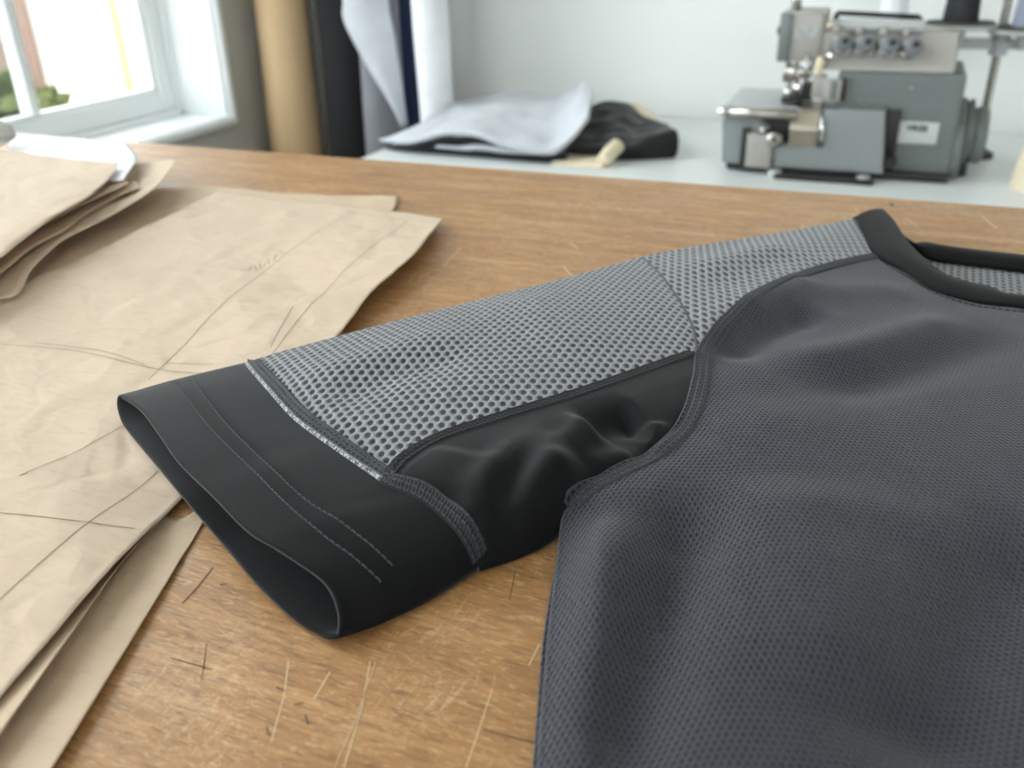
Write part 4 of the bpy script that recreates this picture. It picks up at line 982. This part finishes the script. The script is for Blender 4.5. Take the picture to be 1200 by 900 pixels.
# ------------------------------------------------------------------ folded clothes on the white table
def garment(name, front, back, base, mat, label, n=70, m=36, wr=0.004, seed=0.0, round_=0.012, thick=1.0, group='folded clothes on the white table'):
    A, Bk = crv(front, n), crv(back, n)
    t = np.linspace(0, 1, m)[None, :, None]
    G = A[:, None]*(1-t)+Bk[:, None]*t
    for i in range(n):
        for j in range(m):
            x, y = G[i, j, 0], G[i, j, 1]
            e = min(1.0, 6*min(i, n-1-i, j*2, (m-1-j)*2)/n)
            G[i, j, 2] += wr*(nz3(x*16+seed, y*22, seed)+0.5*nz3(x*40, y*40+seed, 1))*(0.3+0.7*e)
    G[..., 2] = np.maximum(G[..., 2], base+0.004)
    # rounded border going down to the base
    def ringed(G):
        per = np.concatenate([G[0, :], G[1:, -1], G[-1, -2::-1], G[-2:0:-1, 0]]); return per
    per = ringed(G); c = per.mean(0)
    bm = bmesh.new()
    V = [[bm.verts.new(G[i, j]) for j in range(m)] for i in range(n)]
    for i in range(n-1):
        for j in range(m-1): bm.faces.new((V[i][j], V[i+1][j], V[i+1][j+1], V[i][j+1]))
    ring = [V[0][j] for j in range(m)]+[V[i][m-1] for i in range(1, n)]+[V[n-1][j] for j in range(m-2, -1, -1)]+[V[i][0] for i in range(n-2, 0, -1)]
    P0 = np.array([v.co for v in ring]); tn = np.roll(P0, -1, 0)-np.roll(P0, 1, 0); nr = np.stack([tn[:, 1], -tn[:, 0]], 1); nr /= np.linalg.norm(nr, axis=1)[:, None]+1e-9
    if ((P0[:, :2]-c[:2])*nr).sum() < 0: nr = -nr
    prev = ring; K = len(ring)
    for k in range(1, 6):
        th = math.pi*k/5; cur = []
        for q in range(K):
            hh = P0[q, 2]-max(base, P0[q, 2]-thick); z = P0[q, 2]-hh*(1-math.cos(th))/2; off = min(round_, hh)*math.sin(th)*0.6
            cur.append(bm.verts.new((P0[q, 0]+nr[q, 0]*off, P0[q, 1]+nr[q, 1]*off, z)))
        for q in range(K): bm.faces.new((prev[q], cur[q], cur[(q+1) % K], prev[(q+1) % K]))
        prev = cur
    bmesh.ops.recalc_face_normals(bm, faces=bm.faces)
    o = link(name, bm_mesh(bm, name), mat, None)
    tag(o, label, 'clothes', group); return o
garment('folded_garment', [(-0.7253,1.2350,0.7538), (-0.6820,1.2280,0.7578), (-0.6068,1.2250,0.7730), (-0.5496,1.2220,0.7718), (-0.5082,1.2200,0.7648), (-0.4551,1.2200,0.7594), (-0.4351,1.2300,0.7622)],
    [(-0.6975,1.3300,0.7526), (-0.6686,1.4000,0.7476), (-0.6030,1.4500,0.7487), (-0.5592,1.5000,0.7417), (-0.5120,1.5000,0.7441), (-0.4811,1.5000,0.7457)], LOW, 'black_cloth', 'black folded garment at the bottom of the grey pile on the white table', wr=0.003, seed=2)
garment('folded_garment', [(-0.6281,1.2150,0.7649), (-0.5939,1.2120,0.7663), (-0.5580,1.2100,0.7713), (-0.5173,1.2100,0.7687), (-0.4849,1.2120,0.7630), (-0.4532,1.2150,0.7570)],
    [(-0.6285,1.3000,0.7648), (-0.5988,1.3000,0.7678), (-0.5553,1.3000,0.7662), (-0.5268,1.3000,0.7652), (-0.5057,1.3000,0.7625), (-0.4778,1.3000,0.7576)], LOW+0.012, 'grey_cloth', 'narrow light grey fold sandwiched in the black cloth of the pile', wr=0.0015, seed=4, m=16, round_=0.004, thick=0.007)
garment('folded_garment', [(-0.7305,1.2250,0.7660), (-0.6885,1.2150,0.7716), (-0.6487,1.2100,0.7811), (-0.6055,1.2100,0.7909), (-0.5548,1.2050,0.7920), (-0.5149,1.2050,0.7809), (-0.4754,1.2050,0.7747), (-0.4448,1.2100,0.7707), (-0.4223,1.2300,0.7871), (-0.4037,1.2500,0.8141)],
    [(-0.6957,1.3300,0.7772), (-0.6780,1.3600,0.8000), (-0.6768,1.4400,0.7941), (-0.6586,1.4900,0.7955), (-0.6101,1.4900,0.8030), (-0.5629,1.4900,0.8005), (-0.5283,1.4800,0.8006), (-0.4988,1.4600,0.8143), (-0.4746,1.4400,0.8288), (-0.4508,1.4200,0.8246)], LOW+0.014, 'grey_cloth', 'light heather grey folded garment on top of the pile', wr=0.005, seed=6, round_=0.005, thick=0.009)
garment('folded_garment', [(-0.4359,1.2700,0.7637), (-0.4037,1.2600,0.7676), (-0.3716,1.2600,0.7720), (-0.3426,1.2700,0.7692), (-0.3183,1.2800,0.7831), (-0.2875,1.3000,0.7905)],
    [(-0.4624,1.4400,0.7919), (-0.4470,1.4600,0.7974), (-0.4282,1.4700,0.7965), (-0.4021,1.4700,0.7935), (-0.3719,1.4500,0.7794), (-0.3323,1.4200,0.7774)], LOW, 'black_cloth', 'crumpled black garment heaped to the right of the grey pile', wr=0.008, seed=8)
garment('cloth_scrap', [(-0.4428,1.2150,0.7503), (-0.4133,1.2120,0.7517), (-0.3873,1.2100,0.7527), (-0.3672,1.2100,0.7540)],
    [(-0.4462,1.3000,0.7569), (-0.4165,1.3000,0.7599), (-0.3966,1.3000,0.7624), (-0.3834,1.3000,0.7631)], LOW, 'cream', 'flat cream cloth scrap in front of the black garment', wr=0.001, seed=10, m=14, round_=0.003)
o = tube('cloth_scrap', [(-0.3664,1.2150,0.7601), (-0.3627,1.2350,0.7680), (-0.3573,1.2500,0.7748)], 0.011, 'cream', None, 12); tag(o, 'small rolled cream cloth scrap beside the flat cream one', 'cloth', 'folded clothes on the white table')
garment('cloth_scrap', [(-0.4099,1.5000,0.7773), (-0.3922,1.5000,0.7753), (-0.3627,1.5000,0.7656)], [(-0.4237,1.5600,0.7794), (-0.4116,1.5600,0.7813), (-0.4054,1.5600,0.7759)], LOW, 'cream', 'cream cloth corner showing behind the black garment', wr=0.001, seed=12, m=10)

# ------------------------------------------------------------------ overlock machine
MY = 1.262          # plane of the machine's front face
MC = empty('overlock_machine', (-0.07, 1.34, LOW), 'grey industrial overlock sewing machine on the white table', 'sewing machine')
def pbox(name, A, B, y0, y1, mat, parent=MC, bevel=0.003, seg=2):
    return box(name, (min(A[0], B[0]), y0, min(A[2], B[2])), (max(A[0], B[0]), y1, max(A[2], B[2])), mat, parent, bevel, seg, bevel > 0)
BASEZ = LOW+0.006
def zc(p, z): return (p[0], p[1], z)
# main body: side profile extruded along x (front face leans back above)
bl, br = (-0.0734,1.2620,0.7438), (0.0716,1.2620,0.7521)
zt_ = (-0.0560,1.2620,0.8816)[2]; ztop = (-0.0647,1.3000,0.9262)[2]
prism('body', [(MY+0.004, BASEZ), (MY+0.004, zt_), (MY+0.14, zt_), (MY+0.15, BASEZ)], 'x', bl[0], br[0]+0.004, 'machine', MC, 0.004, 3, False)
tl_, tr_ = (-0.0888,1.2620,0.8806), (0.0586,1.2620,0.8789)
prism('tension_housing', [(MY+0.002, zt_+0.0005), (MY+0.005, zt_+0.006), (MY+0.036, ztop), (MY+0.13, ztop), (MY+0.14, zt_+0.0005)], 'x', (-0.0930,1.2620,0.8805)[0], tr_[0]+0.002, 'machine3', MC, 0.003, 2, False)
rA, rB = (-0.0900,1.3000,0.9290), (0.0194,1.3000,0.9174)
pbox('thread_rail', (rA[0], 0, ztop-0.001), (rB[0], 0, ztop+0.013), MY+0.030, MY+0.05, 'machinetop', MC, 0.002)
hA, hB, hC, hD = (-0.0911,1.3300,0.9188), (-0.0892,1.3300,0.9449), (0.0114,1.3300,0.9406), (0.0161,1.3300,0.9184)
bmh = bmesh.new()
for a, b in ((hA, hB), (hB, hC), (hC, hD)):
    tube_bm(bmh, [a, b], 0.0034, 10)
link('carrying_handle', bm_mesh(bmh, 'carrying_handle'), 'blackplastic', MC)
for k, (u, v) in enumerate(((986, 52), (1013, 53), (1041, 54), (1068, 55))):
    c = [(-0.0751,1.2720,0.9116), (-0.0476,1.2720,0.9111), (-0.0195,1.2720,0.9106), (0.0072,1.2720,0.9092)][k]
    nrm = Vector((0.25, -0.85, 0.35)).normalized()
    e = lathe('tension_disc', [(0.006, -0.012), (0.013, -0.010), (0.0135, -0.004), (0.0125, -0.002), (0.0135, 0.0), (0.0125, 0.002)], c, 'chrome', MC, nrm, 24)
    e2 = lathe('tension_knob', [(0.0105, 0.002), (0.0112, 0.006), (0.0108, 0.014), (0.008, 0.017), (0.0, 0.0172)], c, 'greyplastic', e, nrm, 20)
    lathe('knob_centre', [(0.0038, 0.0165), (0.0038, 0.019), (0.0, 0.0192)], c, 'blackplastic', e, nrm, 14)
    box('thread_guide', (c[0]-0.013, MY+0.012, c[2]+0.014), (c[0]-0.004, MY+0.028, c[2]+0.022), 'steel', MC, 0.001)
# lower front cover
fl, fr_ = (-0.1446,1.2400,0.7496), (-0.0018,1.2400,0.7564)
zf1, zf2 = (-0.0691,1.2400,0.8386)[2], (-0.1160,1.2400,0.7909)[2]
prism('front_cover', [((-0.1401,1.2400,0.7499)[0], BASEZ+0.004), (fr_[0], BASEZ+0.004), ((-0.0104,1.2400,0.8391)[0], zf1), ((-0.0836,1.2400,0.8391)[0], zf1), ((-0.0796,1.2400,0.7909)[0], zf2), ((-0.1422,1.2400,0.7905)[0], zf2)], 'y', MY-0.022, MY+0.02, 'machine2', MC, 0.0025, 2, False)
pbox('cover_top', (-0.0858,1.2620,0.8406), (-0.0089,1.2620,0.8376), MY-0.018, MY+0.03, 'machine', MC, 0.002)
pbox('cover_gap', (-0.0105,1.2500,0.8374), (0.0086,1.2500,0.7537), MY-0.004, MY+0.01, 'darkmetal', MC, 0.001)
lathe('cover_screw', [(0.008, 0), (0.008, 0.010), (0.006, 0.012), (0, 0.012)], (0.0040,1.2560,0.7751), 'blackplastic', MC, (0, -1, 0), 18)
# cloth plate and lower arm on the left
zpl = (-0.1980,1.2450,0.8322)[2]
prism('bed_arm', [((-0.2091,1.2450,0.8295)[0], BASEZ+0.004), ((-0.1457,1.2450,0.7541)[0], BASEZ+0.004), ((-0.1504,1.2450,0.7991)[0], zpl-0.020), ((-0.1790,1.2450,0.8198)[0], zpl-0.004), ((-0.2136,1.2450,0.8293)[0], zpl-0.004)], 'y', MY-0.016, MY+0.115, 'machine2', MC, 0.004, 3, False)
pbox('cloth_plate', ((-0.2137,1.2450,0.8315)[0], 0, zpl-0.004), ((-0.1132,1.2450,0.8359)[0], 0, zpl+0.004), MY-0.020, MY+0.14, 'machinetop', MC, 0.0035, 3)
tube('plate_nose', [(-0.2089,1.2380,0.8296), (-0.1634,1.2380,0.8294), (-0.1159,1.2380,0.8294)], 0.0068, 'steel', MC, 14)
lathe('nose_cap', [(0.0, -0.008), (0.005, -0.0065), (0.0075, -0.002), (0.0075, 0.004)], (-0.2100,1.2380,0.8295), 'chrome', MC, (1, 0, 0), 18)
pbox('looper_recess', (-0.1821,1.2500,0.8199), (-0.1129,1.2500,0.7913), MY-0.006, MY+0.01, 'blackplastic', MC, 0.001)
pbox('latch_plate', (-0.1761,1.2360,0.8039), (-0.1427,1.2360,0.7587), MY-0.026, MY-0.012, 'machine3', MC, 0.002)
pbox('latch_edge', (-0.1837,1.2380,0.8098), (-0.1731,1.2380,0.7561), MY-0.024, MY-0.012, 'darkmetal', MC, 0.001)
lathe('looper_knob', [(0.009, 0), (0.010, 0.003), (0.010, 0.011), (0.007, 0.014), (0.0, 0.014)], (-0.1412,1.2450,0.7963), 'steel', MC, (0.1, -1, 0.1), 20)
lathe('knob_screw', [(0.003, 0.013), (0.003, 0.0155), (0, 0.0155)], (-0.1412,1.2450,0.7963), 'blackplastic', MC, (0.1, -1, 0.1), 12)
lathe('looper_stud', [(0.005, 0), (0.005, 0.008), (0, 0.009)], (-0.1589,1.2450,0.8064), 'steel', MC, (0, -1, 0), 14)
prism('chip_guard', [(MY-0.024, (-0.1050,1.2400,0.7894)[2]), (MY-0.026, (-0.1079,1.2400,0.8133)[2]), (MY-0.016, (-0.1104,1.2400,0.8347)[2]), (MY+0.03, (-0.1155,1.2800,0.8408)[2]), (MY+0.03, (-0.1084,1.2800,0.7810)[2])], 'x', (-0.1233,1.2450,0.8116)[0], (-0.0861,1.2450,0.8135)[0], 'brass', MC, 0.003, 3, False)
tube('guard_edge', [(-0.0804,1.2360,0.7916), (-0.0834,1.2360,0.8153), (-0.0856,1.2450,0.8349)], 0.0022, 'chrome', MC, 8)
# sewing head with its cover plate
hl, hr = (-0.1465,1.2700,0.9442), (-0.0975,1.2700,0.8939)
pbox('head', (-0.1464,1.2720,0.9501), (-0.0995,1.2720,0.8915), MY+0.008, MY+0.10, 'machine3', MC, 0.003)
pbox('head_cover', (-0.1526,1.2720,0.9491), (-0.1376,1.2720,0.8906), MY+0.004, MY+0.10, 'machine', MC, 0.002)
pbox('head_arm', (-0.1100,1.2800,0.9275), (-0.0726,1.2800,0.8808), MY+0.014, MY+0.10, 'machine3', MC, 0.003)
pbox('head_lug', (-0.1049,1.2800,0.9367), (-0.0890,1.2800,0.9258), MY+0.03, MY+0.06, 'brass', MC, 0.001)
lathe('cover_bolt', [(0.005, 0), (0.005, 0.006), (0, 0.007)], (-0.1513,1.2900,0.9260), 'darkmetal', MC, (-1, 0, 0), 12)
tube('needle_bar', [(-0.1336,1.2900,0.9488), (-0.1348,1.2900,0.9769)], 0.003, 'steel', MC, 10)
tube('thread_tube', [(-0.1389,1.2900,0.9488), (-0.1421,1.2900,0.9770)], 0.0035, 'chrome', MC, 10)
bmh = bmesh.new()        # raised pale lettering strip on the head, too worn to read
for k, (a, b) in enumerate((((-0.1336,1.2688,0.9333), (-0.1304,1.2688,0.9242)), ((-0.1284,1.2688,0.9334), (-0.1229,1.2688,0.9314)), ((-0.1221,1.2688,0.9335), (-0.1193,1.2688,0.9274)), ((-0.1345,1.2688,0.9231), (-0.1258,1.2688,0.9202)), ((-0.1159,1.2688,0.9254), (-0.1092,1.2688,0.9215)), ((-0.1107,1.2688,0.9336), (-0.1071,1.2688,0.9215)))):
    bm_box(bmh, (a[0], MY+0.0068, b[2]), (b[0], MY+0.009, a[2]))
link('worn_lettering', bm_mesh(bmh, 'worn_lettering'), 'paleink', MC, False)
# needle mechanism: presser bar, clamps, foot
tube('presser_bar', [(-0.1369,1.2750,0.8902), (-0.1324,1.2750,0.8410)], 0.0035, 'chrome', MC, 12)
tube('needle_bar', [(-0.1269,1.2720,0.8908), (-0.1220,1.2720,0.8484)], 0.003, 'steel', MC, 12)
tube('needle_clamp_rod', [(-0.1145,1.2620,0.9027), (-0.1119,1.2620,0.8631)], 0.0025, 'steel', MC, 10)
pbox('presser_block', (-0.1423,1.2720,0.8841), (-0.1272,1.2720,0.8654), MY+0.004, MY+0.03, 'steel', MC, 0.002)
pbox('needle_clamp', (-0.1234,1.2680,0.8830), (-0.1071,1.2680,0.8709), MY, MY+0.03, 'steel', MC, 0.002)
lathe('clamp_ball', [(0.0, -0.007), (0.005, -0.005), (0.007, 0), (0.005, 0.005), (0, 0.007)], (-0.1333,1.2620,0.8538), 'chrome', MC, (0, -1, 0), 14)
lathe('clamp_screw', [(0.005, -0.006), (0.006, 0), (0.005, 0.008), (0, 0.009)], (-0.1230,1.2600,0.8598), 'chrome', MC, (0, -1, 0), 14)
lathe('lever_tip', [(0.004, -0.010), (0.0055, -0.004), (0.0055, 0.008), (0.003, 0.012), (0, 0.0125)], (-0.0979,1.2620,0.8866), 'cream', MC, (0.1, 0, 1), 14)
lathe('thread_eyelet', [(0.0, -0.004), (0.004, -0.003), (0.005, 0), (0.004, 0.003), (0, 0.004)], (-0.0881,1.2620,0.8992), 'chrome', MC, (0, -1, 0), 14)
pbox('looper_block', (-0.1173,1.2700,0.8649), (-0.1018,1.2700,0.8430), MY+0.006, MY+0.03, 'blackplastic', MC, 0.002)
pbox('presser_foot', (-0.1403,1.2620,0.8481), (-0.1156,1.2620,0.8405), MY-0.004, MY+0.05, 'darkmetal', MC, 0.002)
pbox('eye_guard', (-0.0896,1.2580,0.8728), (-0.0671,1.2580,0.8442), MY-0.004, MY+0.004, 'machine3', MC, 0.002)
pbox('guard_slot', (-0.0807,1.2560,0.8702), (-0.0725,1.2560,0.8475), MY-0.0055, MY-0.003, 'machine', MC, 0.0005)
pbox('guard_side', (-0.0710,1.2580,0.8734), (-0.0622,1.2580,0.8465), MY-0.003, MY+0.006, 'darkmetal', MC, 0.001)
pbox('needle_lever', (-0.1039,1.2620,0.8760), (-0.0877,1.2620,0.8470), MY-0.001, MY+0.016, 'machine3', MC, 0.002)
pbox('plate_slot', (-0.0847,1.2500,0.8405), (-0.0652,1.2500,0.8350), MY-0.020, MY-0.01, 'blackplastic', MC, 0.001)
lathe('front_screw', [(0.0032, 0), (0.0032, 0.002), (0, 0.0022)], (0.0149,1.2660,0.8628), 'steel', MC, (0, -1, 0), 14)
# maker's plate
plA, plB = (0.0004,1.2640,0.8229), (0.0549,1.2640,0.7960)
lp = pbox('maker_plate', plA, plB, MY+0.0015, MY+0.005, 'plate_label', MC, 0.0008)
cu = bpy.data.curves.new('plate_text', 'FONT'); cu.body = 'VIKEE'; cu.size = 0.0100; cu.offset = 0.0004; cu.extrude = 0.0002; cu.align_x = 'CENTER'
tmp = bpy.data.objects.new('plate_text_tmp', cu); COL.objects.link(tmp)
tmp.matrix_world = Matrix.Translation(((plA[0]+plB[0])/2+0.002, MY+0.001, (0.0252,1.2640,0.8125)[2])) @ Matrix.Rotation(math.pi/2, 4, 'X')
bpy.context.view_layer.update()
tm = bpy.data.meshes.new_from_object(tmp.evaluated_get(bpy.context.evaluated_depsgraph_get())); tm.transform(tmp.matrix_world)
bpy.data.objects.remove(tmp)
link('printed_name', tm, 'ink', lp, False)
# hand wheel, belt guard and feet
xr = br[0]+0.004
def zy(v): return v
cw_ = (0.0861,1.3100,0.7994)
lathe('belt_guard', [(0.058, 0.0), (0.058, 0.008), (0.052, 0.012), (0.040, 0.013)], (xr, 1.325, cw_[2]-0.012), 'machine', MC, (1, 0, 0), 40)
lathe('hand_wheel', [(0.036, 0.012), (0.044, 0.013), (0.045, 0.018), (0.034, 0.020), (0.034, 0.023), (0.036, 0.025), (0.036, 0.034), (0.031, 0.038), (0.0, 0.038)], (xr, 1.325, cw_[2]), 'machine', MC, (1, 0, 0), 40)
pbox('side_foot', (xr-0.002, 0, BASEZ-0.004), (xr+0.022, 0, BASEZ+0.02), MY+0.03, MY+0.11, 'blackplastic', MC, 0.003)
pbox('base_plate', ((-0.2033,1.2500,0.7490)[0], 0, LOW+0.002), (xr, 0, BASEZ+0.005), MY-0.010, MY+0.145, 'blackplastic', MC, 0.001)
pbox('base_rail', (-0.1346,1.2078,0.7500), ((-0.0116,1.2049,0.7500)[0], 0, LOW+0.007), MY-0.045, MY-0.018, 'darkmetal', MC, 0.002)
for p in ((-0.1346,1.2078,0.7500), (-0.0240,1.2098,0.7500)):
    lathe('rubber_foot', [(0.009, 0), (0.010, 0.003), (0.008, 0.009), (0, 0.009)], (p[0], MY-0.032, LOW), 'machinetop', MC, (0, 0, 1), 18)

# ------------------------------------------------------------------ thread stand and cones
TSY = 1.43
foot = (0.1258,1.5418,0.7500)
TS = empty('thread_stand', ((0.1158,1.4300,0.7986)[0], TSY, LOW), 'pale metal thread stand behind the overlock machine', 'thread stand')
px_ = (0.1158,1.4300,0.7986)[0]
tz = (0.1125,1.4300,0.9121)[2]
lathe('stand_foot', [(0.022, 0.0), (0.022, 0.006), (0.010, 0.012), (0.008, 0.03)], (px_, TSY, LOW), 'darkmetal', TS, (0, 0, 1), 24)
lathe('pole', [(0.0055, 0.0), (0.0055, 0.62)], (px_, TSY, LOW+0.005), 'steel', TS, (0, 0, 1), 16)
zb = (0.1099,1.4300,0.8991)[2]
xa = (0.0542,1.4300,0.9003)[0]
box('cross_arm', (xa, TSY-0.008, zb-0.006), (px_+0.10, TSY+0.008, zb+0.008), 'machinetop', TS, 0.002)
lathe('arm_clamp', [(0.012, -0.013), (0.012, 0.013)], (px_, TSY, zb), 'machinetop', TS, (0, 0, 1), 20)
lathe('clamp_screw', [(0.005, 0.0), (0.005, 0.022), (0, 0.023)], (px_+0.004, TSY, zb), 'blackplastic', TS, (1, -0.2, 0), 14)
def tray(c):
    e = lathe('cone_tray', [(0.008, -0.018), (0.010, -0.004), (0.044, -0.002), (0.046, 0.001), (0.044, 0.0035)], c, 'machinetop', TS, (0, 0, 1), 36)
    lathe('felt_pad', [(0.043, 0.0036), (0.043, 0.006), (0.0, 0.0062)], c, 'felt', e, (0, 0, 1), 36)
    lathe('spool_pin', [(0.003, 0.006), (0.003, 0.14)], c, 'steel', e, (0, 0, 1), 10)
    tube('tray_bracket', [Vector(c)+Vector((0, 0, -0.012)), Vector((c[0], TSY, zb+0.004))], 0.004, 'steel', e)
def cone(c, r0, r1, h, mat, label, group='thread cones'):
    e = empty('thread_cone', c, label, 'thread', group)
    lathe('wound_thread', [(r0*0.97, 0.0), (r0, 0.004)]+[(r0+(r1-r0)*k/8, 0.008+(h-0.016)*k/8) for k in range(1, 9)]+[(r1*0.9, h-0.002)], c, mat, e, (0, 0, 1), 32, 0.01)
    lathe('cone_core', [(r0*0.8, 0.001), (r0*0.78, 0.005), (r1*0.6, h-0.003), (r1*0.55, h+0.012)], c, 'white_cloth', e, (0, 0, 1), 24)
    return e
t1 = (0.0618,1.4000,0.9238); t2 = (0.1412,1.4000,0.9185)
tray(t1); tray(t2)
cone((t1[0], t1[1], t1[2]+0.0064), 0.022, 0.013, 0.12, 'thread_black', 'black thread cone on the thread stand tray above the machine')
cone((t2[0]+0.004, t2[1], t2[2]+0.0064), 0.022, 0.013, 0.12, 'thread_blue', 'grey blue thread cone on the right-hand thread stand tray')
t3 = (-0.0229,1.5000,0.9217)
pw = (-0.0218,1.5000,0.9148)
def back_cone():
    c = (t3[0], 1.50, t3[2])
    e = cone((c[0], c[1], c[2]), 0.020, 0.014, 0.11, 'thread_white', 'white thread cone behind the black carrying handle')
    lathe('cone_tray', [(0.008, -0.02), (0.010, -0.008), (0.030, -0.006), (0.030, -0.001)], c, 'machinetop', TS, (0, 0, 1), 28)
    tube('tray_bracket', [(c[0], c[1], c[2]-0.015), (c[0], TSY, zb+0.004), (xa+0.004, TSY, zb)], 0.004, 'steel', TS)
back_cone()
cc = (0.1644,1.2297,0.7500)
cone((cc[0]+0.006, cc[1]+0.03, LOW), 0.024, 0.013, 0.10, 'thread_cream', 'cream thread cone standing on the white table at the right edge', 'thread cones')
